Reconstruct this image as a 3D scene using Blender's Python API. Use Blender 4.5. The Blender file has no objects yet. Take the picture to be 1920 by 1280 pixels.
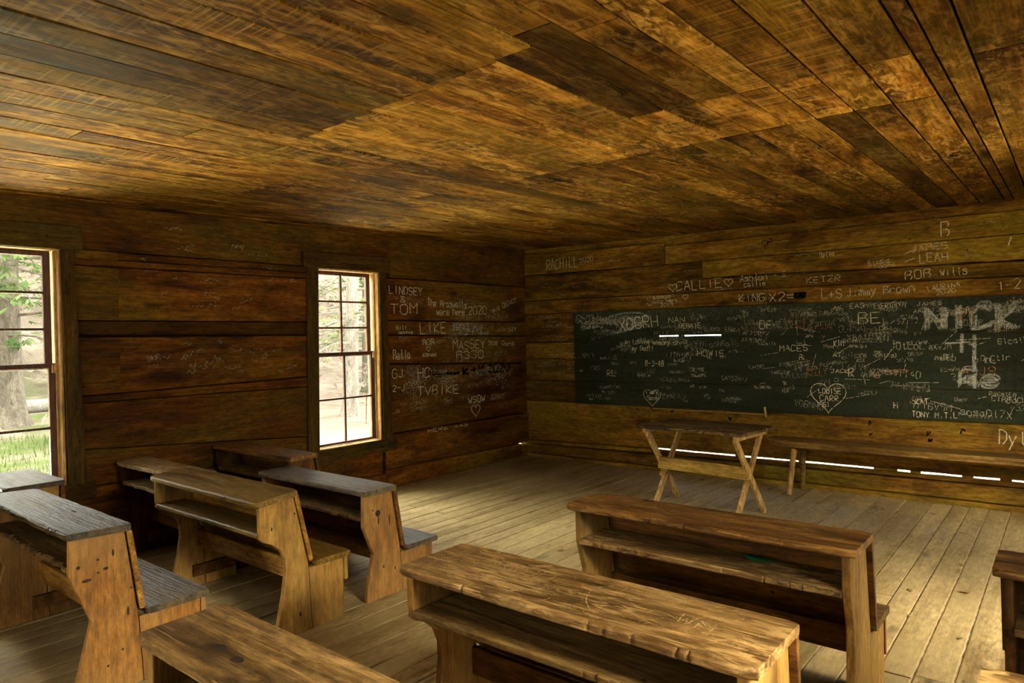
import bpy, math, random
from mathutils import Vector, Matrix, noise
from mathutils.bvhtree import BVHTree

S = bpy.context.scene
COL = S.collection
V = Vector
PI = math.pi

# ---------------------------------------------------------------- helpers
def link(o, parent=None):
    COL.objects.link(o)
    if parent is not None:
        o.parent = parent
    return o

def tag(o, label=None, cat=None, group=None, kind=None):
    if label: o['label'] = label
    if cat: o['category'] = cat
    if group: o['group'] = group
    if kind: o['kind'] = kind
    return o

def empty(name, loc, rz=0.0):
    o = bpy.data.objects.new(name, None)
    o.empty_display_size = .1
    o.location = loc
    o.rotation_euler = (0, 0, rz)
    return link(o)

def fbm(x, y=0.0, z=0.0, oct=4):
    s, a, t = 0.0, 1.0, 0.0
    for i in range(oct):
        s += a * noise.noise(V((x, y, z)) * (2 ** i) + V((i * 7.3, i * 3.1, 0)))
        t += a; a *= .5
    return s / t

class MB:
    """collects shapes; build() links them as one mesh object"""
    def __init__(self):
        self.v, self.f, self.bid, self.tint = [], [], [], []
    def add(self, verts, faces, bid=0.0, tint=0.0):
        n = len(self.v)
        self.v += [V(p) for p in verts]
        for fc in faces:
            self.f.append(tuple(n + i for i in fc)); self.bid.append(bid); self.tint.append(tint)
    def plank(self, o, eL, eW, eT, L, T, lo=(0, 0), hi=(.2, .2), nx=None, bev=.004, wf=0.0, wb=0.0, we=0.0,
              seed=0, bid=None, tint=0.0, und=0.0, sag=0.0, notches=0, chipT=0.0, lin=0.0):
        """sawn board: runs L along eL, edges lo/hi along eW (each start,end), thickness T along eT.
        wf/wb wear the two long edges, we the ends, und waves the face"""
        o, eL, eW, eT = V(o), V(eL).normalized(), V(eW).normalized(), V(eT).normalized()
        R = random.Random(seed * 7919 + 13)
        if bid is None: bid = R.random()
        if nx is None: nx = max(2, int(L / (.02 if (wf or wb) else .12)))
        s1, s2 = R.random() * 90, R.random() * 90
        nt = [(R.uniform(.03, .97) * L, R.uniform(.003, .008), R.uniform(.4, 1.)) for _ in range(notches)]
        verts, faces = [], []
        ks = None
        for i in range(nx + 1):
            t = i / nx; u = t * L
            a = lo[0] + (lo[1] - lo[0]) * t; b = hi[0] + (hi[1] - hi[0]) * t
            w1 = wf * (max(0, fbm(u * 5, s1) + .15) * 1.1 + max(0, fbm(u * 26, s1 + 9)) * .5)
            for (c, w, d) in nt:
                if abs(u - c) < w: w1 += d * (wf * .4 + .004) * (1 - abs(u - c) / w)
            w2 = wb * (max(0, fbm(u * 5, s2) + .15) * 1.1 + max(0, fbm(u * 26, s2 + 9)) * .5)
            if we:
                e = min(u, L - u)
                if e < .05:
                    k = we * (1 - e / .05) ** 2
                    w1 += k; w2 += k
            a2, b2 = a + w1, b - w2
            z0 = sag * (4 * t * (1 - t))
            dz = und * fbm(u * 2.2, s1 + 5, 0, 3) if und else 0
            cT = chipT * max(0, fbm(u * 9, s2 + 30) + .1)
            W = b2 - a2
            pts = [(a2 + bev + lin, 0), (b2 - bev, 0), (b2, bev), (b2, T - bev - cT), (b2 - bev, T - cT * .5)]
            for q in (.75, .5, .25):
                pts.append((a2 + W * q, T + (und * .5 * fbm(u * 3, q * 5, s2, 3) if und else 0)))
            pts += [(a2 + bev, T - cT * .5), (a2, T - bev - cT), (a2 + lin, bev)]
            ks = len(pts)
            uu = u
            for j, (vv, ww) in enumerate(pts):
                if we and i in (0, nx):
                    uu = u + (1 if i == 0 else -1) * we * .5 * abs(fbm(vv * 14, s1 + 40))
                verts.append(o + eL * uu + eW * vv + eT * (ww + z0 + dz))
        flip = eL.cross(eW).dot(eT) > 0
        for i in range(nx):
            for j in range(ks):
                k = (j + 1) % ks
                q = (i * ks + j, i * ks + k, (i + 1) * ks + k, (i + 1) * ks + j)
                faces.append(q if not flip else q[::-1])
        c0 = tuple(range(ks)); c1 = tuple(nx * ks + j for j in range(ks))
        faces.append(c0[::-1] if not flip else c0)
        faces.append(c1 if not flip else c1[::-1])
        self.add(verts, faces, bid, tint)
        return self
    def box(self, lo, hi, bid=0.0, tint=0.0):
        x0, y0, z0 = lo; x1, y1, z1 = hi
        vs = [(x0,y0,z0),(x1,y0,z0),(x1,y1,z0),(x0,y1,z0),(x0,y0,z1),(x1,y0,z1),(x1,y1,z1),(x0,y1,z1)]
        fs = [(0,3,2,1),(4,5,6,7),(0,1,5,4),(1,2,6,5),(2,3,7,6),(3,0,4,7)]
        self.add(vs, fs, bid, tint); return self
    def bar(self, p, q, w, t, side=(1, 0, 0), bid=0.0, tint=0.0):
        """rectangular stick from p to q, t thick along side, w wide across"""
        p, q = V(p), V(q); d = (q - p).normalized()
        s = V(side); s = (s - d * s.dot(d)).normalized(); n = d.cross(s)
        vs = []
        for c in (p, q):
            for a, b in ((-1, -1), (1, -1), (1, 1), (-1, 1)):
                vs.append(c + s * (a * t / 2) + n * (b * w / 2))
        fs = [(0,3,2,1),(4,5,6,7),(0,1,5,4),(1,2,6,5),(2,3,7,6),(3,0,4,7)]
        self.add(vs, fs, bid, tint); return self
    def prism(self, pts, x0, x1, bid=0.0, tint=0.0):
        """profile pts in (y,z), extruded along x"""
        n = len(pts)
        vs = [(x0, y, z) for y, z in pts] + [(x1, y, z) for y, z in pts]
        ar = sum(pts[i][0] * pts[(i + 1) % n][1] - pts[(i + 1) % n][0] * pts[i][1] for i in range(n))
        fs = [tuple(range(n))[::-1], tuple(range(n, 2 * n))] + [(i, (i + 1) % n, n + (i + 1) % n, n + i) for i in range(n)]
        if ar < 0: fs = [f[::-1] for f in fs]
        self.add(vs, fs, bid, tint); return self
    def tube(self, path, radii, n=10, bid=0.0, tint=0.0, seed=0, rough=0.0):
        vs, fs = [], []
        for i, p in enumerate(path):
            p = V(p)
            d = (V(path[min(i + 1, len(path) - 1)]) - V(path[max(i - 1, 0)])).normalized()
            s = d.orthogonal().normalized() if abs(d.z) < .9 else V((1, 0, 0))
            s = (s - d * s.dot(d)).normalized(); t = d.cross(s)
            for j in range(n):
                a = 2 * PI * j / n
                r = radii[i] * (1 + rough * fbm(math.cos(a) * 2 + seed, math.sin(a) * 2, p.z * 1.5))
                vs.append(p + s * (math.cos(a) * r) + t * (math.sin(a) * r))
        for i in range(len(path) - 1):
            for j in range(n):
                k = (j + 1) % n
                fs.append((i * n + j, i * n + k, (i + 1) * n + k, (i + 1) * n + j))
        fs.append(tuple(range(n))[::-1]); fs.append(tuple((len(path) - 1) * n + j for j in range(n)))
        self.add(vs, fs, bid, tint); return self
    def mesh(self, name):
        me = bpy.data.meshes.new(name)
        me.from_pydata([tuple(p) for p in self.v], [], self.f)
        a = me.attributes.new('bid', 'FLOAT', 'FACE'); a.data.foreach_set('value', self.bid)
        a = me.attributes.new('tint', 'FLOAT', 'FACE'); a.data.foreach_set('value', self.tint)
        me.update()
        return me
    def build(self, name, mat, parent=None, smooth=None, bevel=0.0, loc=None):
        me = self.mesh(name)
        me.materials.append(mat)
        if smooth is not None:
            me.polygons.foreach_set('use_smooth', [True] * len(me.polygons))
            me.set_sharp_from_angle(angle=math.radians(smooth))
        o = bpy.data.objects.new(name, me)
        if loc is not None: o.location = loc
        if bevel:
            m = o.modifiers.new('edge', 'BEVEL'); m.width = bevel; m.segments = 2; m.limit_method = 'ANGLE'; m.angle_limit = math.radians(25)
        return link(o, parent)
    def bvh(self):
        return BVHTree.FromPolygons(self.v, self.f)

# ---------------------------------------------------------------- materials
class NT:
    def __init__(self, name):
        self.m = bpy.data.materials.new(name); self.m.use_nodes = True
        self.t = self.m.node_tree; self.t.nodes.clear()
    def n(self, typ, ins=None, **props):
        nd = self.t.nodes.new(typ)
        for k, v in props.items(): setattr(nd, k, v)
        for k, v in (ins or {}).items(): self.set(nd, k, v)
        return nd
    def set(self, nd, k, v):
        s = nd.inputs[k]
        if isinstance(v, bpy.types.NodeSocket): self.t.links.new(v, s)
        elif isinstance(v, (tuple, list)) and s.type == 'RGBA' and len(v) == 3: s.default_value = (*v, 1)
        else: s.default_value = v
    def math(self, op, a, b=0.0, c=0.0, clamp=False):
        nd = self.n('ShaderNodeMath', {0: a, 1: b, 2: c}, operation=op, use_clamp=clamp); return nd.outputs[0]
    def vmath(self, op, a, b):
        return self.n('ShaderNodeVectorMath', {0: a, 1: b}, operation=op).outputs[0]
    def mix(self, f, a, b, blend='MIX'):
        nd = self.n('ShaderNodeMix', data_type='RGBA', blend_type=blend)
        self.set(nd, 0, f); self.set(nd, 6, a); self.set(nd, 7, b); return nd.outputs[2]
    def noise(self, vec, scale=1., detail=4., rough=.55, dist=0.):
        return self.n('ShaderNodeTexNoise', {'Vector': vec, 'Scale': scale, 'Detail': detail, 'Roughness': rough, 'Distortion': dist}).outputs[0]
    def rng(self, v, a, b, c=0., d=1.):
        nd = self.n('ShaderNodeMapRange', {0: v, 1: a, 2: b, 3: c, 4: d}); nd.clamp = True; return nd.outputs[0]
    def scale(self, vec, s, rot=(0, 0, 0)):
        return self.n('ShaderNodeMapping', {'Vector': vec, 'Scale': s, 'Rotation': rot}).outputs[0]
    def attr(self, nm):
        return self.n('ShaderNodeAttribute', attribute_name=nm).outputs['Fac']
    def out(self, sh):
        self.n('ShaderNodeOutputMaterial', {'Surface': sh}); return self.m

AX = {'X': (1, 0, 0), 'Y': (0, 1, 0), 'Z': (0, 0, 1)}
def wood(name, dark, mid, light, axis='X', along=1.1, across=13., rough=.72, bump=.35, fine=.45, stain=.35,
         var=.5, wear=0., wearcol=(.5, .36, .17), scr=0., green=0., greencol=(.13, .11, .02), spec=.35, dust=0., dustcol=(.4, .3, .16), cross=0., knot=.1):
    T = NT(name)
    ax = AX[axis]
    co = T.n('ShaderNodeTexCoord').outputs['Object']
    bid = T.attr('bid'); tint = T.attr('tint')
    off = T.n('ShaderNodeCombineXYZ', {0: T.math('MULTIPLY', bid, 37.), 1: T.math('MULTIPLY', bid, 91.), 2: T.math('MULTIPLY', bid, 53.)}).outputs[0]
    co = T.vmath('ADD', co, off)
    g = T.scale(co, tuple(along if a else across for a in ax))
    warp = T.noise(T.scale(co, tuple(.8 if a else 3. for a in ax)), 1., 2.)
    g2 = T.vmath('ADD', g, T.n('ShaderNodeCombineXYZ', {0: T.math('MULTIPLY', warp, 0 if ax[0] else 3.), 1: T.math('MULTIPLY', warp, 0 if ax[1] else 3.), 2: T.math('MULTIPLY', warp, 0 if ax[2] else 3.)}).outputs[0])
    n1 = T.noise(g2, 1., 5., .6, .4)
    n2 = T.noise(T.scale(co, tuple(3.5 if a else 120. for a in ax)), 1., 3., .6)
    n3 = T.noise(T.scale(co, tuple(1.6 if a else 4. for a in ax)), 1., 4., .6, .5)
    c = T.mix(T.rng(n1, .3, .52), dark, mid)
    c = T.mix(T.rng(n1, .5, .72), c, light)
    # blotches: darker grime and, where asked, a greenish film
    c = T.mix(T.math('MULTIPLY', T.rng(n3, .5, .66), stain), c, tuple(x * .3 for x in dark))
    if green:
        n4 = T.noise(T.scale(co, tuple(.7 if a else 1.6 for a in ax)), 1., 3.)
        c = T.mix(T.math('MULTIPLY', T.rng(n4, .45, .65), green), c, greencol)
    # fine fibres
    c = T.mix(fine, c, T.mix(T.rng(n2, .32, .66), (.2, .18, .15), (1.5, 1.5, 1.5)), 'MULTIPLY')
    n5 = T.noise(T.scale(co, tuple(14. if a else 45. for a in ax)), 1., 5., .75)
    c = T.mix(.7, c, T.mix(T.rng(n5, .34, .64), (.35, .33, .3), (1.45, 1.45, 1.45)), 'MULTIPLY')
    if wear:
        nw = T.noise(T.scale(co, tuple(9. if a else 26. for a in ax)), 1., 6., .7, .8)
        nb = T.noise(T.scale(co, tuple(1.5 if a else 2.5 for a in ax)), 1., 3.)
        w = T.math('MULTIPLY', T.rng(nw, .48, .62), T.rng(nb, .35, .6))
        c = T.mix(T.math('MULTIPLY', w, wear), c, wearcol)
    if cross:   # saw marks across the grain
        ns = T.noise(T.scale(co, tuple(85. if a else 1.2 for a in ax), (0, 0, .12)), 1., 2.)
        nm = T.noise(T.scale(co, tuple(1.1 if a else 2.6 for a in ax)), 1.3, 2.)
        c = T.mix(T.math('MULTIPLY', T.math('MULTIPLY', T.rng(ns, .52, .68), T.rng(nm, .5, .62)), cross), c, wearcol)
    if scr:
        for k, (rz, sc) in enumerate(((.5, 1.), (-.7, 1.3), (1.3, .8))):
            r = (rz if ax[0] == 0 else 0, 0 if ax[2] else 0, rz if ax[2] == 0 else 0)
            if ax[2]: r = (rz, 0, 0)
            ns = T.noise(T.scale(T.vmath('ADD', co, (k * 5., k * 3., 0)), (4 * sc, 95 * sc, 95 * sc), r), 1., 2., .5, .7)
            c = T.mix(T.math('MULTIPLY', T.rng(ns, .66, .7), scr), c, wearcol)
    if dust:
        nd = T.noise(co, 1.7, 4., .6)
        c = T.mix(T.math('MULTIPLY', T.rng(nd, .35, .65), dust), c, dustcol)
    # dark knots and nail holes
    vk = T.n('ShaderNodeTexVoronoi', {'Vector': T.scale(co, tuple(1.7 if a else 5. for a in ax)), 'Scale': 1.}, feature='F1')
    kn = T.math('MULTIPLY', T.rng(T.math('ADD', vk.outputs['Distance'], T.math('MULTIPLY', T.math('SUBTRACT', n1, .5), .12)), knot * .5, knot * 1.6, 1., 0.), .75)
    c = T.mix(kn, c, tuple(x * .35 for x in dark))
    vn = T.n('ShaderNodeTexVoronoi', {'Vector': co, 'Scale': 5.}, feature='F1')
    c = T.mix(T.math('MULTIPLY', T.rng(vn.outputs['Distance'], .03, .055, 1., 0.), .8), c, (.006, .004, .002))
    # each board its own wood
    wn = T.n('ShaderNodeTexWhiteNoise', {'W': T.math('MULTIPLY', bid, 77.7)}, noise_dimensions='1D')
    val = T.math('ADD', T.rng(wn.outputs['Value'], 0, 1, 1 - var * .55, 1 + var * .55), tint)
    c = T.mix(1., c, T.n('ShaderNodeCombineXYZ', {0: val, 1: val, 2: val}).outputs[0], 'MULTIPLY')
    h = T.math('ADD', T.math('MULTIPLY', n1, .6), T.math('MULTIPLY', n2, .4))
    bp = T.n('ShaderNodeBump', {'Strength': bump * 1.3, 'Distance': .012, 'Height': T.math('ADD', h, T.math('MULTIPLY', n5, .35))}).outputs[0]
    b = T.n('ShaderNodeBsdfPrincipled', {'Base Color': c, 'Roughness': T.rng(n1, .3, .7, rough - .12, rough + .12), 'Normal': bp, 'Specular IOR Level': spec})
    return T.out(b.outputs[0])

def plain(name, col, rough=.8, bump=0., scale=20., col2=None, spec=.3):
    T = NT(name)
    co = T.n('ShaderNodeTexCoord').outputs['Object']
    n = T.noise(co, scale, 5., .6)
    c = T.mix(T.rng(n, .35, .65), col, col2 or tuple(x * .6 for x in col))
    ins = {'Base Color': c, 'Roughness': rough, 'Specular IOR Level': spec}
    if bump: ins['Normal'] = T.n('ShaderNodeBump', {'Strength': bump, 'Distance': .02, 'Height': n}).outputs[0]
    return T.out(T.n('ShaderNodeBsdfPrincipled', ins).outputs[0])

def chalk(name, col, amount=.8, scale=60.):
    """dry chalk that skips over the grain"""
    T = NT(name)
    co = T.n('ShaderNodeTexCoord').outputs['Object']
    n = T.noise(co, scale, 3., .6)
    a = T.math('MULTIPLY', T.rng(n, .3, .5), amount)
    b = T.n('ShaderNodeBsdfDiffuse', {'Color': col}).outputs[0]
    tr = T.n('ShaderNodeBsdfTransparent').outputs[0]
    return T.out(T.n('ShaderNodeMixShader', {0: a, 1: tr, 2: b}).outputs[0])

def leafmat(name, a, b):
    T = NT(name)
    bid = T.attr('bid')
    c = T.mix(bid, a, b)
    d = T.n('ShaderNodeBsdfDiffuse', {'Color': c}).outputs[0]
    t = T.n('ShaderNodeBsdfTranslucent', {'Color': c}).outputs[0]
    return T.out(T.n('ShaderNodeMixShader', {0: .4, 1: d, 2: t}).outputs[0])

M = {}
M['ceiling'] = wood('ceiling_boards', (.035, .011, .0008), (.14, .055, .0035), (.4, .19, .022), 'Y', along=1.3, across=11, rough=.7, bump=.35, stain=.9,
                    var=.5, wear=.6, wearcol=(.52, .29, .065), cross=.4, green=.4, greencol=(.15, .1, .008), scr=.1, spec=.05, fine=.55)
M['floor'] = wood('floor_boards', (.19, .125, .04), (.33, .235, .095), (.42, .31, .14), 'Y', along=1.2, across=12, rough=.55, bump=.25, stain=.3,
                  var=.2, fine=.2, dust=.55, dustcol=(.4, .3, .13), spec=.3)
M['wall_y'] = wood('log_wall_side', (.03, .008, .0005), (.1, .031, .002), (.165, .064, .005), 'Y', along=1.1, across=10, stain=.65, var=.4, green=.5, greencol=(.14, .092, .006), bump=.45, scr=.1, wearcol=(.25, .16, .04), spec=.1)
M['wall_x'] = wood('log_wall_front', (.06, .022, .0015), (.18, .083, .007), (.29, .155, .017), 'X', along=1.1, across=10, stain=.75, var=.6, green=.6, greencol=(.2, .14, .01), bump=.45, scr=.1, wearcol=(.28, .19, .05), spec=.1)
M['casing'] = wood('casing_boards', (.025, .011, .0015), (.06, .03, .004), (.1, .055, .009), 'Z', across=16, stain=.5, var=.3, green=.5, greencol=(.06, .045, .005), spec=.1)
M['casing_y'] = wood('casing_head', (.025, .011, .0015), (.06, .03, .004), (.1, .055, .009), 'Y', across=16, stain=.5, var=.3, green=.5, greencol=(.06, .045, .005), spec=.1)
M['sash'] = wood('sash_wood', (.03, .011, .003), (.075, .026, .007), (.13, .05, .014), 'Z', across=40, stain=.1, var=.2, rough=.55)
M['jamb'] = wood('jamb_wood', (.25, .13, .035), (.42, .24, .07), (.52, .33, .12), 'Z', across=30, stain=.1, var=.15)
dk = dict(bump=.45, spec=.2)
M['top'] = wood('desk_top_worn', (.05, .022, .004), (.17, .09, .022), (.3, .18, .055), 'X', along=1.6, across=16, rough=.6, stain=.55, var=.2, wear=.8, wearcol=(.5, .31, .105), scr=.7, **dk)
M['top_dark'] = wood('desk_top_dark', (.02, .013, .004), (.062, .042, .014), (.12, .082, .031), 'X', along=1.6, across=16, rough=.42, stain=.5, var=.25, wear=.25, wearcol=(.3, .2, .09), scr=.3, bump=.9, spec=.45)
M['top_knotty'] = wood('desk_top_knotty', (.035, .016, .003), (.13, .07, .016), (.3, .18, .055), 'X', along=1.3, across=15, rough=.6, stain=.55, var=.1, wear=.45, wearcol=(.42, .25, .075), scr=.45, knot=.2, bump=.8, spec=.2)
M['top_sandy'] = wood('desk_top_sandy', (.12, .07, .025), (.3, .2, .085), (.44, .31, .15), 'X', along=1.6, across=14, rough=.6, stain=.4, var=.1, wear=.5, wearcol=(.5, .36, .18), scr=.4, **dk)
M['top_brown'] = wood('desk_top_brown', (.045, .016, .002), (.15, .064, .009), (.28, .135, .022), 'X', along=1.4, across=16, rough=.6, stain=.45, var=.2, wear=.4, wearcol=(.42, .23, .055), scr=.5, **dk)
M['top_gold'] = wood('desk_top_golden', (.06, .03, .003), (.15, .084, .009), (.22, .13, .017), 'X', along=1.4, across=14, rough=.5, stain=.3, var=.15, wear=.15, wearcol=(.35, .25, .06), scr=.2, bump=.4, spec=.25)
M['shelf'] = wood('desk_shelf', (.045, .022, .004), (.15, .082, .018), (.25, .155, .045), 'X', along=1.4, across=15, stain=.5, var=.25, wear=.35, wearcol=(.38, .25, .08), scr=.35, **dk)
M['back'] = wood('desk_back', (.04, .014, .0015), (.12, .048, .006), (.19, .09, .016), 'X', along=1.2, across=13, stain=.5, var=.3, **dk)
M['panel'] = wood('desk_end_panel', (.14, .062, .009), (.26, .13, .021), (.34, .19, .04), 'Z', along=1.1, across=9, stain=.35, var=.2, fine=.3, knot=.17, dust=.4, dustcol=(.38, .25, .07), **dk)
M['panel_red'] = wood('desk_end_reddish', (.14, .055, .009), (.25, .108, .018), (.32, .155, .034), 'Z', along=1.1, across=9, stain=.4, var=.2, fine=.3, knot=.19, dust=.45, dustcol=(.36, .22, .07), **dk)
M['back_light'] = wood('desk_back_light', (.11, .045, .005), (.27, .13, .018), (.38, .21, .04), 'X', along=1.2, across=12, stain=.35, var=.2, **dk)
M['panel_dark'] = wood('desk_end_dark', (.03, .01, .001), (.09, .036, .005), (.15, .07, .012), 'Z', along=1.2, across=13, stain=.5, var=.3, **dk)
M['fresh'] = wood('table_legs_pale', (.25, .14, .035), (.42, .26, .08), (.52, .36, .14), 'Z', across=24, stain=.1, var=.2, bump=.2, spec=.15)
M['rail'] = wood('table_rail', (.2, .115, .015), (.33, .2, .035), (.42, .27, .06), 'X', across=20, stain=.15, var=.2, bump=.2, spec=.15)
M['tabletop'] = wood('table_top_scuffed', (.02, .01, .002), (.06, .032, .008), (.14, .08, .022), 'X', along=2., across=18, rough=.6, stain=.5, var=.1, wear=.8, wearcol=(.36, .23, .08), scr=.8, bump=.4, spec=.15)
M['bench'] = wood('hewn_bench', (.06, .028, .004), (.19, .1, .018), (.3, .18, .04), 'X', across=13, stain=.4, var=.2, **dk)
M['dustfill'] = plain('dust_in_the_cracks', (.5, .36, .18), .95, 0, 9., (.1, .065, .025))
M['chalk'] = chalk('white_chalk', (.6, .52, .32), .9)
M['chalk_faint'] = chalk('faint_chalk', (.5, .46, .3), .5, 45.)
M['chalk_smear'] = chalk('smeared_chalk', (.45, .45, .34), .38, 26.)
M['chalk_red'] = chalk('reddish_chalk', (.4, .15, .06), .7, 45.)
M['charcoal'] = chalk('black_marker', (.004, .004, .004), 1., 30.)
M['carve'] = chalk('fresh_scratches', (.5, .34, .14), .65, 90.)
M['leaf'] = plain('dry_leaf', (.2, .11, .03), .8, 0, 40., (.3, .2, .07))
M['green_leaf'] = plain('green_leaf', (.01, .19, .05), .5, 0, 15.)

def blackboard_mat():
    T = NT('painted_blackboard')
    co = T.n('ShaderNodeTexCoord').outputs['Object']
    a = T.noise(T.scale(co, (1.2, 1, 9.)), 1., 4.)
    c = T.mix(T.rng(a, .3, .7), (.008, .0095, .004), (.019, .023, .011))
    # rubbed chalk haze, thicker towards the upper rows
    hz = T.noise(T.scale(co, (1.1, 1, 1.6)), 1.2, 4., .6)
    fz = T.noise(T.scale(co, (30, 1, 30)), 1., 4., .7)
    sep = T.n('ShaderNodeSeparateXYZ', {0: co}).outputs
    up = T.rng(sep[2], .75, 1.5, .12, 1.)
    f = T.math('MULTIPLY', T.math('MULTIPLY', T.rng(hz, .3, .62), T.rng(fz, .35, .7)), up)
    c = T.mix(T.math('MULTIPLY', f, .62), c, (.22, .23, .125))
    # layers of rubbed-out handwriting
    for k, (sx, sz) in enumerate(((34, 24), (55, 38), (21, 17))):
        w = T.noise(T.scale(T.vmath('ADD', co, (k * 3.3, 0, k * 1.7)), (sx, 1, sz)), 1., 2., .5, 1.2)
        d = T.math('ABSOLUTE', T.math('SUBTRACT', w, .5))
        l = T.math('MULTIPLY', T.rng(d, .008, .02, 1., 0.), T.rng(T.noise(co, 2.3 + k, 3.), .4, .6))
        c = T.mix(T.math('MULTIPLY', T.math('MULTIPLY', l, up), .3), c, (.25, .26, .18))
    b = T.n('ShaderNodeBsdfPrincipled', {'Base Color': c, 'Roughness': .75, 'Specular IOR Level': .08,
            'Normal': T.n('ShaderNodeBump', {'Strength': .2, 'Distance': .01, 'Height': a}).outputs[0]})
    return T.out(b.outputs[0])
M['board'] = blackboard_mat()

def glass_mat():
    T = NT('old_window_glass')
    tr = T.n('ShaderNodeBsdfTransparent', {'Color': (.93, .95, .93)}).outputs[0]
    gl = T.n('ShaderNodeBsdfGlossy', {'Color': (1, 1, 1), 'Roughness': .03}).outputs[0]
    f = T.n('ShaderNodeFresnel', {'IOR': 1.45}).outputs[0]
    return T.out(T.n('ShaderNodeMixShader', {0: T.math('MULTIPLY', f, .7), 1: tr, 2: gl}).outputs[0])
M['glass'] = glass_mat()

# ---------------------------------------------------------------- handwriting
FONT = {
 'A':"0026 40 13 33", 'B':"00063544330 0333 3342410", 'C':"4535160 514"}
# strokes: runs of xy digit pairs, 0-4 across, 0-6 up (lower case sits at 0-4, tails at y=7..9 mean -1..-3)
FONT = {
 'A':"002640,1232", 'B':"0006364534330333,334241300", 'C':"45361605010010413" , 'D':"0006264542200", 'E':"46060040,0333",
 'F':"4606 00,0333", 'G':"453616050110304143 23", 'H':"0006,4046,0343", 'I':"2026", 'J':"36312010 01", 'K':"0006,460240,",
 'L':"060040", 'M':"0006234640", 'N':"00064046", 'O':"16050110304145361 6", 'P':"00063645443303", 'Q':"1605011030414536 16,2240",
 'R':"0006364544330340", 'S':"45361605041333424130100 1", 'T':"0646,2620", 'U':"0601103041 46", 'V':"062046", 'W':"0610243046",
 'X':"0046,0640", 'Y':"062346,2320", 'Z':"06460040",
 '0':"16050110304145361 6", '1':"1526 20", '2':"05163645440040", '3':"05163645443323,3342413010 01", '4':"3036 0242", '5':"460604344341301001",
 '6':"4536160501103041423303", '7':"064610", '8':"13041536354433130211 0030414233", '9':"43331304051636454330",
 '&':"40051636340100103 042", '+':"2125,0343", '-':"0343", '.':"2021", '!':"2226,2021", '=':"0242,0444",
 'a':"343414030110203134,3130 41", 'b':"0600,0314344341301001", 'c':"4434140301103041", 'd':"4640,4334140301103041", 'e':"024243341403011030 41",
 'f':"3626151410,0434", 'g':"4434140302113243,4439 2919", 'h':"0600,0314344340", 'i':"2420", 'k':"0600,440240", 'l':"2621 30",
 'm':"0400,03142320,2334434 0", 'n':"0400,0314344340", 'o':"140301103041433414", 'r':"0400,02143443", 's':"433414034241301001",
 't':"26213041,1434", 'u':"0401103041,4440", 'v':"042044", 'w':"0410233044", 'x':"0044,0440", 'y':"0420,4408", 'p':"0409,031434434130 1001",
}
def glyph(ch):
    s = FONT.get(ch) or FONT.get(ch.upper())
    if not s: return []
    out = []
    for st in s.split(','):
        d = st.replace(' ', '')
        if len(d) % 2: d = d[:-1]
        pl = []
        for i in range(0, len(d), 2):
            x, y = int(d[i]), int(d[i + 1])
            if y >= 7: y = 6 - y
            pl.append((x / 4., y / 6.))
        if len(pl) > 1: out.append(pl)
    return out

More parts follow.
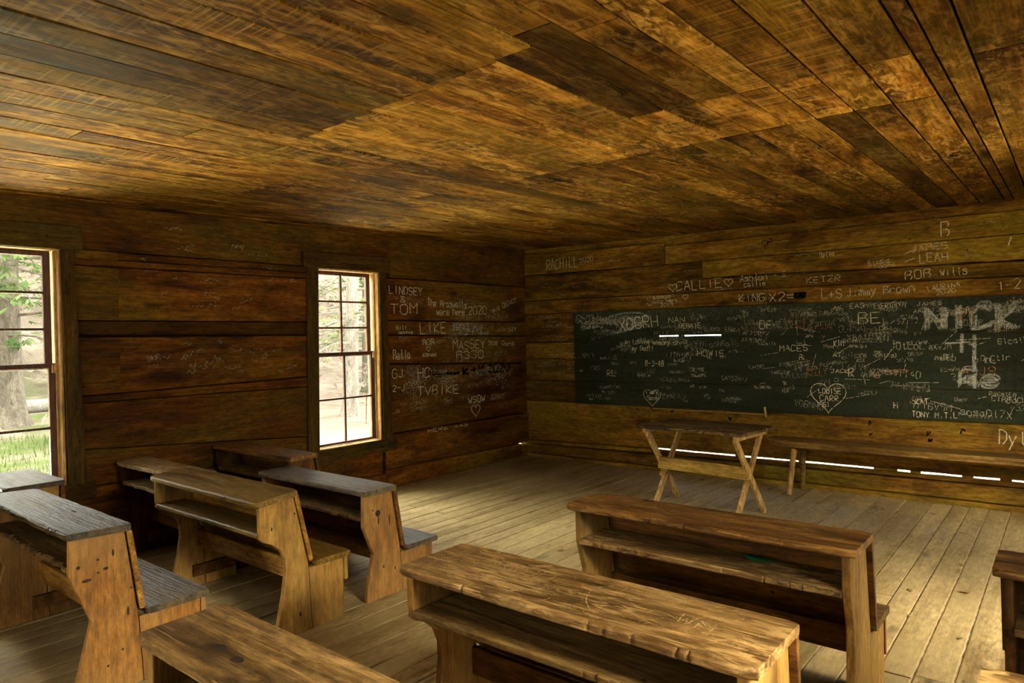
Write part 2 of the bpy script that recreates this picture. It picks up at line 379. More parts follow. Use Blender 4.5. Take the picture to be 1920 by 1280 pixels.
class Ink:
    """handwriting laid on a surface as thin strips of chalk"""
    def __init__(self, bvh, o, eu, ev, n, seed=1, lift=.0016):
        self.bvh, self.o, self.eu, self.ev, self.n = bvh, V(o), V(eu), V(ev), V(n)
        self.R = random.Random(seed); self.lift = lift; self.m = MB()
    def surf(self, u, v):
        p = self.o + self.eu * u + self.ev * v
        h = self.bvh.ray_cast(p + self.n * .14, -self.n, .3)
        return (h[0] if h[0] is not None else p) + self.n * self.lift
    def line(self, pts, w=.006, smooth=True):
        if smooth and len(pts) > 2:      # round the corners off
            for _ in range(2):
                q = [pts[0]]
                for a, b in zip(pts, pts[1:]):
                    q.append((a[0] * .75 + b[0] * .25, a[1] * .75 + b[1] * .25)); q.append((a[0] * .25 + b[0] * .75, a[1] * .25 + b[1] * .75))
                q.append(pts[-1]); pts = q
        q = [pts[0]]                     # short steps, so the line follows the hewn surface
        for a, b in zip(pts, pts[1:]):
            n = max(1, int(math.hypot(b[0] - a[0], b[1] - a[1]) / .018))
            q += [(a[0] + (b[0] - a[0]) * i / n, a[1] + (b[1] - a[1]) * i / n) for i in range(1, n + 1)]
        pts = q
        vs, fs = [], []
        for i, p in enumerate(pts):
            a = pts[max(i - 1, 0)]; b = pts[min(i + 1, len(pts) - 1)]
            dx, dy = b[0] - a[0], b[1] - a[1]; l = math.hypot(dx, dy) or 1
            nx, ny = -dy / l * w / 2, dx / l * w / 2
            c = self.surf(*p)
            off = self.eu * nx + self.ev * ny
            vs += [c + off, c - off]
        for i in range(len(pts) - 1):
            fs.append((2 * i, 2 * i + 1, 2 * i + 3, 2 * i + 2))
        self.m.add(vs, fs)
    def text(self, s, u, v, h, wd=None, w=.006, slope=0.0, jit=.06, soft=True):
        """write s from (u,v), letters h tall, the whole word wd long"""
        n = max(1, len(s)); st = (wd / n) if wd else h * .8
        ca, sa = math.cos(slope), math.sin(slope)
        x = 0
        for ch in s:
            if ch != ' ':
                sc = 1 + self.R.uniform(-.1, .1); dy = self.R.uniform(-.06, .06) * h
                for pl in glyph(ch):
                    pts = []
                    for (a, b) in pl:
                        a = x + a * st * .74 + self.R.uniform(-jit, jit) * st * .3; b = b * h * sc + dy + self.R.uniform(-jit, jit) * h * .3
                        pts.append((u + a * ca - b * sa, v + a * sa + b * ca))
                    self.line(pts, w, soft and ch not in 'AEFHIKLMNTVWXYZkvwx1247')
            x += st
    def heart(self, u, v, r, w=.006):
        pts = []
        for i in range(33):
            t = 2 * PI * i / 32
            pts.append((u + r * math.sin(t) ** 3, v + r * (.81 * math.cos(t) - .31 * math.cos(2 * t) - .125 * math.cos(3 * t) - .06 * math.cos(4 * t))))
        self.line(pts, w, False)
    def scribble(self, u, v, w, h, k=9, lw=.005):
        pts = []
        for i in range(k):
            pts.append((u + w * (i / (k - 1)) + self.R.uniform(-.5, .5) * w / k, v + (h * self.R.uniform(.45, 1) if i % 2 else h * self.R.uniform(0, .5))))
        self.line(pts, lw, True)

# ---------------------------------------------------------------- room shell
XR, YR = 6.5, -9.2                 # right wall, rear wall
def cz(x, y): return 2.565 + .016 * y - .014 * x      # the old ceiling is not level

# --- floor
mb = MB(); R = random.Random(5)
xs = [0.0, .14, .28, .41, .555, .68, .80, .93, 1.05, 1.16, 1.32, 1.45, 1.61, 1.74, 1.9, 2.03, 2.2, 2.36, 2.5, 2.67, 2.83, 2.97, 3.1, 3.25, 3.41, 3.6, 3.79, 3.985, 4.195, 4.39, 4.535, 4.655, 4.786, 4.93, 5.1, 5.27, 5.43, 5.6, 5.78, 5.95, 6.13, 6.31, 6.5]
def floor_joint(i, x):
    if 4.5 < x < 4.95: return [-3.42 - .04 * (i % 2)]
    y = R.uniform(-7.5, -.7)
    return sorted([y] + ([y + 3.4] if y < -5 else []) )
for i in range(len(xs) - 1):
    a, b = xs[i], xs[i + 1]
    cuts = [YR] + floor_joint(i, a) + [0.0]
    for k in range(len(cuts) - 1):
        y0, y1 = cuts[k], cuts[k + 1]
        mb.plank((a, y0 + .003, -.03 - R.uniform(0, .003)), (0, 1, 0), (1, 0, 0), (0, 0, 1), y1 - y0 - .006, .03, (.0035, .0035), (b - a - .0035, b - a - .0035),
                 nx=max(3, int((y1 - y0) / .1)), bev=.003, seed=i * 10 + k, und=.0025)
fl = mb.build('floor', M['floor'], smooth=35); tag(fl, kind='structure')
sub = MB().box((-.1, YR, -.06), (3.2, .05, -.022)).box((3.2, YR, -.06), (XR, .05, -.0075)).build('floor_underlay', M['dustfill']); tag(sub, kind='structure')

# --- ceiling: boards along y, jointed on three joists
mb = MB(); R = random.Random(9)
cx_ = [0.0, .16, .33, .52, .71, .9, 1.13, 1.35, 1.58, 1.76, 1.95, 2.16, 2.36, 2.52, 2.71, 2.9, 3.09, 3.31, 3.5, 3.68, 3.83, 4.0, 4.15, 4.32, 4.45, 4.61, 4.76, 4.925, 4.985, 5.08, 5.3, 5.52, 5.74, 5.96, 6.2, 6.5]
tR = random.Random(21)
for i in range(len(cx_) - 1):
    a, b = cx_[i], cx_[i + 1]; xm = (a + b) / 2
    yA = -4.884 - .09 * (xm - 2.5)          # far joint line
    yC = -3.42 - .045 * (xm - 2.6)
    yB = -4.1
    segs = []
    t0 = lambda: tR.uniform(-.18, .16)
    if 2.52 <= xm < 3.83:
        segs = [(YR, -6.9, -.1), (-6.9, yA, (-.5 if xm > 2.7 else -.25) + t0() * .5), (yA, yC, .5 + t0()), (yC, 0, (-.35 if xm > 2.9 else -.1) + t0())]
        if 3.31 < xm < 3.52: segs[1] = (-6.9, yA, -.2)
    elif 3.83 <= xm < 4.985:
        j = -5.02 - .1 * (i % 2)
        segs = [(YR, j, .05 + t0()), (j, yB, (-.55 if xm < 4.33 and xm > 4.0 else -.62 if xm < 4.0 else -.1 if xm < 4.47 else -.3) + t0() * .3), (yB, yC, .55 + t0() if xm < 4.93 else .05), (yC, 0, -.32 + t0())]
        if xm < 4.0: segs[1] = (j, yB, -.5); segs[0] = (YR, j, -.2)
    elif 4.985 <= xm < 5.08:
        segs = [(YR, 0, -.02)]
    elif xm > 5.08:
        j = -3.55 - .4 * (i % 2)
        segs = [(YR, j, -.2 + t0()), (j, 0, -.5 + t0() * .5)]  # darker tints here paint in the dimmer light on the right side
    else:
        j1 = tR.uniform(-6.6, -4.2); j2 = j1 + tR.uniform(1.7, 3.0)
        if tR.random() < .6: j2 = min(-.6, j2)
        bt = .16 if xm < 2.1 else -.02
        segs = [(YR, j1, bt + t0()), (j1, j2, bt + t0()), (j2, 0, bt - .12 + t0())]
    for k, (y0, y1, tn) in enumerate(segs):
        zo = R.uniform(0, .004)
        p0 = V((a, y0 + .0025, cz(a, y0) + zo)); p1 = V((a, y1 - .0025, cz(a, y1) + zo))
        ew = V((b, y0, cz(b, y0))) - V((a, y0, cz(a, y0))); wdt = ew.length
        gap = .004 + R.uniform(0, .003)
        e = (p1 - p0); n = ew.cross(e).normalized()
        mb.plank(p0 + n * .0, e, ew, -n if n.z > 0 else n, e.length, -.0 + .022, (gap, gap), (wdt - gap, wdt - gap), nx=max(3, int(e.length / .15)), bev=.0012,
                 seed=300 + i * 7 + k, und=.004, tint=tn)
# boards hang below the plane: shift them so the lower face lies on it
cm = mb.build('ceiling', M['ceiling'], smooth=35); cm.location.z = .022; tag(cm, kind='structure')
cs = MB().box((-.15, YR - .1, 2.62), (XR + .1, .15, 2.66)).build('ceiling_cover', M['back']); tag(cs, kind='structure')

# --- left wall (x = 0 inside), hewn logs in courses
LW = MB(); wT = .15
def lw(y0, y1, lo, hi, prot=0.0, tint=0.0, seed=0, bid=None, wf=.004, wb=.004):
    lo = lo if isinstance(lo, tuple) else (lo, lo); hi = hi if isinstance(hi, tuple) else (hi, hi)
    LW.plank((-wT, y0, 0), (0, 1, 0), (0, 0, 1), (1, 0, 0), y1 - y0, wT + prot, lo, hi, nx=max(4, int((y1 - y0) / .05)), bev=.006, seed=seed, tint=tint, und=.006, bid=bid, wf=wf, wb=wb)
W1 = (-5.86, -5.10); W2 = (-3.10, -2.335); ZS, ZT = .50, 2.165      # window openings
# courses between the windows
mid = [(0.0, .0, .15, .15, 0, 0), (.152, .152, .505, .505, .004, -.05), (.51, .51, .78, .63, .0, .0), (.785, .635, 1.095, 1.085, .006, -.05), (1.1, 1.09, 1.14, 1.172, .016, .0), (1.145, 1.177, 1.555, 1.545, .0, .12),
       (1.575, 1.555, 1.67, 1.665, -.012, -.32), (1.675, 1.67, 2.055, 2.055, .004, .18), (2.06, 2.06, 2.105, 2.108, .018, .1), (2.112, 2.112, ZT, ZT, .0, -.02)]
for i, (a, b, c, d, p, tn) in enumerate(mid):
    if c <= .51:
        lw(-9.2, -2.3 if i == 0 else W2[1], (a, b), (c, d), p, tn, 500 + i)
    else:
        lw(W1[1], W2[0], (a, b), (c, d), p, tn, 500 + i)
        lw(YR, W1[0], (a, a), (c, c), p, tn, 530 + i)
# a darker newer piece let in beside window 1
for k, (a, c) in enumerate(((2.06, 2.165), (1.69, 2.045), (1.18, 1.54))):
    LW.plank((-.01, -5.04, 0), (0, 1, 0), (0, 0, 1), (1, 0, 0), .30, .0165, (a, a), (c, c), nx=6, seed=620 + k, tint=-.1, bid=.31 + .1 * k)
# above the windows
lw(YR, -2.2, (2.17, 2.17), (2.66, 2.66), .0, -.05, 560)
# right of window 2
rgt = [(.545, .545, 1.245, 1.15, -.002, -.12), (1.255, 1.165, 1.535, 1.49, .006, -.05), (1.545, 1.5, 1.68, 1.665, .015, .22), (1.69, 1.675, 2.11, 2.11, .0, -.12), (2.118, 2.118, 2.66, 2.66, .006, -.15)]
for i, (a, b, c, d, p, tn) in enumerate(rgt):
    y0 = W2[1] if c < 2.3 else -2.19
    lw(y0, +.03, (a, b), (c, d), p, tn, 570 + i)
lw(-2.3, -.12, (.0, .0), (.19, .16), .004, .12, 580); lw(-2.3, +.03, (.195, .17), (.54, .53), .014, .15, 581)
lw(-.12, +.03, (.0, .0), (.135, .13), .0, .2, 582)
lw(W2[1], -2.19, (2.165, 2.165), (2.66, 2.66), .0, -.1, 583)
for y0, y1, z0, z1 in ((YR, W1[0], -.05, 2.68), (W1[0], W1[1], -.05, ZS - .03), (W1[0], W1[1], ZT + .02, 2.68), (W1[1], W2[0], -.05, 2.68),
                       (W2[0], W2[1], -.05, ZS - .03), (W2[0], W2[1], ZT + .02, 2.68), (W2[1], -.13, -.05, 2.68), (-.13, .2, -.05, .1), (-.13, .2, .24, 2.68)):
    LW.box((-.165, y0, z0), (-.135, y1, z1), .5, -.5)  # dark backing added behind the logs to stop light leaking through seams
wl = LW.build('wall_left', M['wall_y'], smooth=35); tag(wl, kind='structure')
LWB = LW.bvh()

# --- back wall (y = 0 inside)
BW = MB()
def bw(x0, x1, lo, hi, prot=0.0, tint=0.0, seed=0, T=.05, wf=.004, wb=.004, bid=None):
    lo = lo if isinstance(lo, tuple) else (lo, lo); hi = hi if isinstance(hi, tuple) else (hi, hi)
    BW.plank((x0, T + .024, 0), (1, 0, 0), (0, 0, 1), (0, -1, 0), x1 - x0, T + prot, lo, hi, nx=max(4, int((x1 - x0) / .05)), bev=.006, seed=seed, tint=tint, und=.005, wf=wf, wb=wb, bid=bid)
X1 = XR + .05
bw(-.1, X1, (2.44, 2.4), (2.68, 2.68), -.012, .15, 701, wf=.02)
bw(0.015, 1.93, (2.253, 2.238), (2.515, 2.47), .02, .0, 702)
bw(1.937, X1, (2.24, 2.225), (2.436, 2.41), .014, .12, 703)
bw(-.1, X1, (2.21, 2.19), (2.45, 2.45), -.02, -.5, 704)
bw(-.1, 2.35, (1.933, 1.92), (2.245, 2.232), .0, -.08, 705)
bw(2.355, X1, (2.06, 2.0), (2.236, 2.222), .002, .05, 706, wf=.014)
bw(2.355, X1, (1.92, 1.885), (2.054, 1.994), .008, .0, 707, wb=.012)
bw(-.1, 3.015, (1.765, 1.755), (1.928, 1.91), .016, .1, 708)
bw(3.02, X1, (1.752, 1.73), (1.912, 1.875), .010, -.02, 709)
# beside and behind the blackboard, with the daylight gap between two courses
bw(-.1, .76, 1.42, 1.76, .002, -.2, 711); bw(-.1, .76, 1.218, 1.412, .012, -.02, 712); bw(-.1, .76, .95, 1.212, .0, -.2, 713); bw(-.1, .76, .69, .945, .006, -.25, 714)
bw(.762, X1, 1.482, 1.75, -.004, 0, 715, T=.02); bw(.762, X1, .69, 1.455, -.004, 0, 716, T=.02)
for k, (a, b) in enumerate(((.762, 1.835), (2.085, 2.13), (2.555, X1))): bw(a, b, 1.452, 1.486, -.004, 0, 717 + k, T=.02, wf=0, wb=0)
# below the blackboard
bw(-.1, 1.72, (.20, .235), (.688, .692), .006, .02, 721)
bw(1.722, X1, (.243, .262), (.692, .73), .006, .1, 722, T=.022)
bw(-.1, 1.72, (.15, .182), (.195, .228), .016, -.1, 723)
bw(1.722, X1, (.185, .2), (.230, .248), .0, -.15, 724, T=.022, wf=.006, wb=.006)
for k, (a, b) in enumerate(((2.66, 2.74), (3.28, 3.3), (3.93, 4.12), (4.22, 4.3), (4.6, 4.68), (4.86, 4.94))): bw(a, b, .215, .262, -.006, -.2, 725 + k, T=.016, wf=0, wb=.0)
bw(-.1, X1, (.035, .055), (.148, .20), .004, -.2, 735)
bw(-.1, X1, (-.05, -.05), (.03, .05), .022, -.2, 736)
for x0, x1, z0, z1 in ((-.16, 1.76, -.05, 2.68), (1.76, X1, -.05, .205), (1.76, X1, .275, 1.448), (1.76, X1, 1.492, 2.68), (2.62, X1, 1.44, 1.5)):
    BW.box((x0, .0745 if z0 > 2 or x0 < 0 else .0465, z0), (x1, .1, z1), .5, -.5)  # unseen backing, added to block light everywhere but the slits
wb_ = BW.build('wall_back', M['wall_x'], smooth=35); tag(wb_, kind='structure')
BWB = BW.bvh()

# --- right wall with two windows, rear wall with the open doorway (both behind the picture)
m = MB()
RW = [(-5.9, -5.1), (-3.15, -2.35)]
def rw(y0, y1, z0, z1, s): m.plank((XR + wT, y0, 0), (0, 1, 0), (0, 0, 1), (-1, 0, 0), y1 - y0, wT, (z0, z0), (z1, z1), nx=10, seed=s, und=.005)
zc = [-.03, .16, .5, .83, 1.16, 1.5, 1.83, 2.165, 2.66]
for i in range(8):
    if zc[i + 1] <= .5 or zc[i] >= 2.16: rw(YR, .0, zc[i] + .002, zc[i + 1] - .002, 800 + i)
    else:
        rw(YR, RW[0][0], zc[i] + .002, zc[i + 1] - .002, 810 + i); rw(RW[0][1], RW[1][0], zc[i] + .002, zc[i + 1] - .002, 820 + i); rw(RW[1][1], 0, zc[i] + .002, zc[i + 1] - .002, 830 + i)
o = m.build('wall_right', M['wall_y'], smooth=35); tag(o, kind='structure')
m = MB()
for i in range(8):
    for a, b in (((-.1, 2.7), (3.75, XR + .1)) if zc[i] < 2.1 else ((-.1, XR + .1),)):
        m.plank((a, YR - wT, 0), (1, 0, 0), (0, 0, 1), (0, 1, 0), b - a, wT, (zc[i] + .002,) * 2, (zc[i + 1] - .002,) * 2, nx=10, seed=850 + i, und=.005)
o = m.build('wall_rear', M['wall_x'], smooth=35); tag(o, kind='structure')

# --- windows in the left wall
def window(idx, y0, y1, ct, side=1):
    """double hung sash: upper three rows of two panes, lower two rows; ct holds the casing's outline"""
    t = empty('window_%d' % idx, (0, (y0 + y1) / 2, ZS)); tag(t, kind='structure')
    L = t.location
    def put(mbx, nm, mt, par=t, **k):
        for i, p in enumerate(mbx.v): mbx.v[i] = p - L
        return mbx.build(nm, mt, par, **k)
    # flat casing boards on the inside face
    a0, a1, zb, zt, hd = ct
    put(MB().plank((0, a0, 0), (0, 0, 1), (0, 1, 0), (1, 0, 0), zt - hd - zb, .03, (0, 0), (y0 + .04 - a0, y0 + .01 - a0), seed=idx * 10 + 1, lin=0).__class__() if False else
        MB().plank((.006, a0, zb), (0, 0, 1), (0, 1, 0), (1, 0, 0), zt - hd - zb, .024, (0, .03), (y0 + .02 - a0, y0 + .05 - a0), nx=30, seed=idx * 10 + 1, wf=.003), 'casing', M['casing'], smooth=35)
    put(MB().plank((.006, a1, zb), (0, 0, 1), (0, -1, 0), (1, 0, 0), zt - hd - zb, .024, (-.015, .03), (a1 - y1 - .008, a1 - y1 + .01), nx=30, seed=idx * 10 + 2, wf=.003), 'casing', M['casing'], smooth=35)
    put(MB().plank((.006, a0 - .012, zt - hd), (0, 1, 0), (0, 0, 1), (1, 0, 0), a1 - a0 + .03, .03, (0.002, .002), (hd, hd + .02), nx=30, seed=idx * 10 + 3, wf=.003), 'casing', M['casing_y'], smooth=35)
    put(MB().plank((.006, a0 + .01, zb - .12), (0, 1, 0), (0, 0, 1), (1, 0, 0), a1 - a0 + .06, .022, (0, .0), (.118, .125), nx=30, seed=idx * 10 + 4, wf=.003), 'apron', M['casing_y'], smooth=35)
    # jambs, head and sill lining the log opening
    for yy, s in ((y0, 1), (y1, -1)):
        put(MB().plank((-wT - .02, yy, ZS), (0, 0, 1), (1, 0, 0), (0, s, 0), ZT - ZS, .018, (0, 0), (wT + .03, wT + .03), nx=8, seed=idx * 10 + 5), 'jamb', M['jamb'], smooth=35)
        put(MB().box((-.055, min(yy + s * .018, yy + s * .032), ZS + .02), (-.038, max(yy + s * .018, yy + s * .032), ZT - .018), .2), 'sash_stop', M['jamb'], bevel=.002)
    put(MB().plank((-wT - .02, y0, ZT), (0, 1, 0), (1, 0, 0), (0, 0, -1), y1 - y0, .018, (0, 0), (wT + .03, wT + .03), nx=8, seed=idx * 10 + 6), 'head', M['jamb'], smooth=35)
    put(MB().plank((-wT - .05, y0 - .02, ZS - .025), (0, 1, 0), (1, 0, 0), (0, 0, 1), y1 - y0 + .04, .03, (0, 0), (wT + .07, wT + .07), nx=12, seed=idx * 10 + 7, wb=.004), 'sill', M['jamb'], smooth=35)
    yi0, yi1 = y0 + .02, y1 - .02
    zm = 1.36
    for nm, xx, z0, z1, rows in (('upper', -.105, zm - .02, ZT - .018, 3), ('lower', -.075, ZS + .01, zm + .022, 2)):
        sm = MB(); st = .045
        lo_ = yi0 + .004; hi_ = yi1 - .004
        if nm == 'upper': lo_ += .012; hi_ -= .012
        sm.box((xx - .016, lo_, z0), (xx + .016, lo_ + st, z1), .1); sm.box((xx - .016, hi_ - st, z0), (xx + .016, hi_, z1), .3)
        sm.box((xx - .016, lo_ + st, z0), (xx + .016, hi_ - st, z0 + (.022 if nm == 'lower' else .03)), .5); sm.box((xx - .016, lo_ + st, z1 - .034), (xx + .016, hi_ - st, z1), .7)
        g0, g1 = z0 + .025, z1 - .034
        for k in range(1, rows):
            zz = g0 + (g1 - g0) * k / rows; sm.box((xx - .013, lo_ + st, zz - .009), (xx + .013, hi_ - st, zz + .009), .2)
        yc = (lo_ + hi_) / 2; sm.box((xx - .0125, yc - .0095, g0), (xx + .0125, yc + .0095, g1), .6)
        so = put(sm, 'sash', M['sash'], bevel=.003)
        gm = MB(); gm.box((xx - .0015, lo_ + st - .005, g0 - .005), (xx + .0015, hi_ - st + .005, g1 + .005))
        put(gm, 'glass', M['glass'], so)
    put(MB().box((-.058, yi1 - .034, zm - .045), (-.036, yi1 + .0, zm + .015), .9), 'sash_latch', M['jamb'], bevel=.003)
    return t
window(1, W1[0], W1[1], (-6.05, -4.995, .545, 2.30, .15))
window(2, W2[0], W2[1], (-3.20, -2.225, .50, 2.295, .14))

# ---------------------------------------------------------------- blackboard
bx0, bx1 = .757, 6.15
bb = MB()
def bplank(z00, z01, z10, z11, s, x0=bx0, x1=bx1):
    bb.plank((x0, -.002, 0), (1, 0, 0), (0, 0, 1), (0, -1, 0), x1 - x0, .02, (z00, z01), (z10, z11), nx=40, bev=.003, seed=s, und=.003)
bplank(1.4755, 1.462, 1.766, 1.735, 1)
bplank(1.228, 1.20, 1.461, 1.461, 2, bx0, 1.838 + .9)
bplank(1.2, 1.2, 1.461, 1.444, 3, 2.7385, bx1)
for a, b in ((bx0, 1.835), (2.085, 2.13), (2.555, bx1)):
    bb.box((a, -.018, 1.4595), (b, -.001, 1.477), .2)
bplank(.955, .985, 1.222, 1.195, 4)
bplank(.69, .722, .95, .98, 5)
BBO = empty('blackboard', ((bx0 + bx1) / 2, 0, .69))
tag(BBO, 'black painted plank blackboard covered in chalk scrawls on the back wall', 'blackboard')
for i, p in enumerate(bb.v): bb.v[i] = p - BBO.location
BBB = MB(); BBB.v = [p + BBO.location for p in bb.v]; BBB.f = bb.f
bbb = BBB.bvh()
bb.build('planks', M['board'], BBO, smooth=35)

def ink_out(ink, name, mat, parent):
    loc = parent.location
    ink.m.v = [p - loc for p in ink.m.v]
    return ink.m.build(name, M[mat], parent)

BO = dict(o=(0, 0, 0), eu=(1, 0, 0), ev=(0, 0, 1), n=(0, -1, 0))
k = Ink(bbb, seed=3, **BO)
def write(k, rows, w=.006):
    for (t, u, v, h, wd, sl) in rows: k.text(t, u, v, h, wd, max(.0035, min(.009, w * (.5 + h * 6))), sl, .06, h < .09)
write(k, [('In Loving memory of', 1.44, 1.386, .05, .66, -.032), ('my Dad!!', 1.53, 1.312, .053, .27, -.037), ('8-3-48', 1.69, 1.142, .061, .23, -.017), ('XOGRH', 1.38, 1.53, .124, .5, .1),
 ('LOUISE', 3.49, .908, .053, .2, 0), ('CARR', 3.5, .837, .053, .17, .02), ('1961', 3.47, .78, .045, .12, .017), ('I mary', 1.69, .833, .044, .15, .05), ('Sandy', 1.71, .768, .044, .14, .05),
 ('BE', 3.84, 1.544, .09, .2, .015), ('AK', 3.63, 1.688, .028, .08, .013), ('EASY', 3.77, 1.686, .04, .17, 0), ('EVERYBODY', 3.97, 1.678, .044, .26, 0), ('JAMES', 4.3, 1.686, .031, .19, 0),
 ('TONY M.T.L', 4.25, .731, .048, .34, .02), ('H', 4.11, .798, .05, .04, 0), ('KAT', 4.28, .841, .049, .1, .05), ('AT', 3.62, 1.246, .036, .08, 0), ('KIM', 3.63, 1.347, .055, .09, 0), ('BL', 3.32, 1.216, .048, .08, 0),
 ('MACES', 3.14, 1.302, .058, .27, 0), ('SIP', 4.6, 1.615, .041, .08, 0), ('DEBBIE', 2.1, 1.545, .05, .25, 0), ('NAN', 1.98, 1.61, .055, .2, 0), ('RL', 1.2, 1.02, .07, .13, 0), ('HOWIE', 2.3, 1.25, .06, .3, 0),
 ('OF', 2.95, 1.52, .08, .14, 0), ('JACK', 3.6, 1.1, .035, .16, 0), ('R', 3.75, 1.07, .07, .06, 0)])
k.heart(3.572, .885, .155, .0055); k.heart(1.765, .805, .105, .0045)
ink_out(k, 'chalk_lettering', 'chalk', BBO)
# the big smeared NICK at the right end and the rubbed patches at the left
k = Ink(bbb, seed=8, lift=.0012, **BO)
for d in (0, .012, -.014, .02):
    k.text('NICK', 4.37 + d, 1.478 + d * .4, .188, .66, .019, jit=.09, soft=False)
    k.text('Re', 4.6 + d * .6, 1.0 + d, .142, .3, .01, jit=.05)
    k.line([(4.70 + d * .5, .99), (4.705 + d * .5, 1.43)], .014, False); k.line([(4.615 + d * .5, 1.28), (4.62 + d * .5, 1.44)], .012, False); k.line([(4.5, 1.36 + d * .3), (4.68, 1.37 + d * .3)], .008, False)
for j in range(26):
    k.scribble(.8 + k.R.random() * .75, 1.52 + k.R.random() * .13, .18, .1, 7, .012)
k.text('GETH', .79, 1.64, .09, .32, .014, soft=False); k.line([(1.1, 1.62), (1.35, 1.74), (1.75, 1.72), (1.7, 1.62), (1.3, 1.5), (1.2, 1.5)], .02)
for j in range(14): k.line([(1.35 + j * .02, 1.5 + j * .004), (1.45 + j * .024, 1.7)], .009, False)
ink_out(k, 'smeared_chalk_marking', 'chalk_smear', BBO)
k = Ink(bbb, seed=12, lift=.001, **BO)
GL = 'ABCDEFHIJKLMNOPRSTVWXYaeilnorsty0123456789'
for j in range(430):
    u = k.R.uniform(.8, 6.05); v = k.R.uniform(.72, 1.69)
    if k.R.random() > .3 + (v - .7) * .7: continue
    n = k.R.randint(2, 8); h = k.R.choice((.025, .03, .035, .045, .06))
    k.text(''.join(k.R.choice(GL) for _ in range(n)), u, v, h, n * h * .75, k.R.choice((.003, .004, .005)), k.R.uniform(-.1, .1), .12)
for j in range(60):
    u = k.R.uniform(2.9, 6.); v = k.R.uniform(.75, 1.68); a = k.R.uniform(-.5, 1.8); l = k.R.uniform(.06, .25)
    k.line([(u, v), (u + math.cos(a) * l, v + math.sin(a) * l * .6)], .005, False)
ink_out(k, 'faded_chalk_marking', 'chalk_faint', BBO)
k = Ink(bbb, seed=15, lift=.0014, **BO)
write(k, [('J', 3.47, 1.13, .05, .06, 0), ('KELLY', 3.39, 1.071, .066, .18, 0), ('J', 3.94, 1.1, .045, .04, 0), ('S', 3.97, 1.06, .045, .04, 0), ('RED', 4.07, 1.105, .027, .17, .04), ('AMY', 3.2, 1.55, .06, .3, 0), ('MAMA', 3.3, 1.5, .055, .34, 0), ('SIP', 4.6, 1.6, .06, .11, 0), ('KY', 4.61, 1.55, .05, .1, 0), ('A J9', 4.62, 1.1, .066, .24, 0)])
ink_out(k, 'red_chalk_lettering', 'chalk_red', BBO)

# --- chalk on the back wall logs
k = Ink(BWB, seed=30, **BO)
write(k, [('RACHILL', .36, 2.294, .122, .47, .018), ('2020', .84, 2.345, .05, .2, .06), ('CALLIE', 2.06, 1.945, .096, .52, .024), ('Ashton', 2.75, 1.995, .07, .28, .02), ('+', 3.08, 2.02, .04, .04, 0), ('E', 3.16, 2.02, .045, .05, 0), ('callie', 2.79, 1.94, .05, .22, .014),
 ('Kamden', 1.79, 1.866, .045, .25, .06), ('was here', 1.8, 1.822, .038, .28, .033), ('2019', 1.87, 1.785, .034, .16, .026), ('KING', 2.74, 1.79, .08, .27, .03), ('X2=', 3.04, 1.781, .085, .25, .02), ('KETZR', 3.39, 1.94, .053, .31, .006), ('L+S', 3.52, 1.786, .084, .19, .006),
 ('Jimmy Brown', 3.74, 1.794, .075, .55, .02), ('Bella', 3.51, 2.17, .05, .13, .04), ('Eliska', 3.92, 2.065, .045, .18, .06), ('Moore', 3.97, 2.03, .036, .17, .05), ('JAMES', 4.26, 2.146, .058, .28, .07), ('LEAH', 4.32, 2.055, .075, .22, .015), ('BOB', 4.21, 1.92, .075, .21, .04), ('wills', 4.47, 1.93, .068, .2, .016),
 ('LAURINA', 4.38, 1.808, .042, .24, .12), ('2020', 4.44, 1.773, .036, .15, .1), ('1-2', 4.87, 1.79, .07, .16, .04), ('B', 4.48, 2.268, .118, .08, .0), ('Dylan', 4.86, .54, .11, .32, -.02)], .007)
k.heart(2.01, 1.985, .045, .006); k.heart(2.631, 2.0, .045, .006); k.heart(2.162, 1.876, .03, .005)
k.line([(1.72, 1.88), (1.725, 1.84)], .005); k.line([(1.75, 1.89), (1.75, 1.84)], .005); k.line([(1.71, 1.83), (1.735, 1.8), (1.77, 1.81), (1.8, 1.89)], .005)
k.line([(4.2, 2.14), (4.3, 2.18)], .007); k.line([(4.2, 2.07), (4.28, 2.1)], .007); k.line([(4.94, 2.14), (4.96, 2.21)], .011)
ink_out(k, 'chalk_lettering', 'chalk', wb_)
k = Ink(BWB, seed=31, **BO)
k.text('CP', 2.98, 2.333, .059, .11, .008)
for (x0, x1, z0, z1) in ((3.27, 3.37, 1.80, 1.86), (2.80, 2.98, 1.80, 1.85)):
    for j in range(9): k.line([(x0 + (x1 - x0) * j / 8, z0), (x0 + (x1 - x0) * j / 8 + .01, z1)], .014, False)
for x, z in ((1.55, .62), (1.97, .63), (2.6, .58), (3.9, .62), (3.9, .52), (4.35, .56), (4.36, .5), (4.6, .6)): k.scribble(x, z, .03, .06, 4, .012)
ink_out(k, 'black_stain_marking', 'charcoal', wb_)
k = Ink(BWB, seed=33, **BO)
for j in range(46): k.scribble(k.R.uniform(.15, .72), k.R.uniform(.98, 1.72), .16, .05, 8, .005)
for j in range(70): k.scribble(k.R.uniform(.2, 6.), k.R.uniform(1.78, 2.4), k.R.uniform(.05, .15), .04, 7, .004)
ink_out(k, 'faint_chalk_marking', 'chalk_faint', wb_)

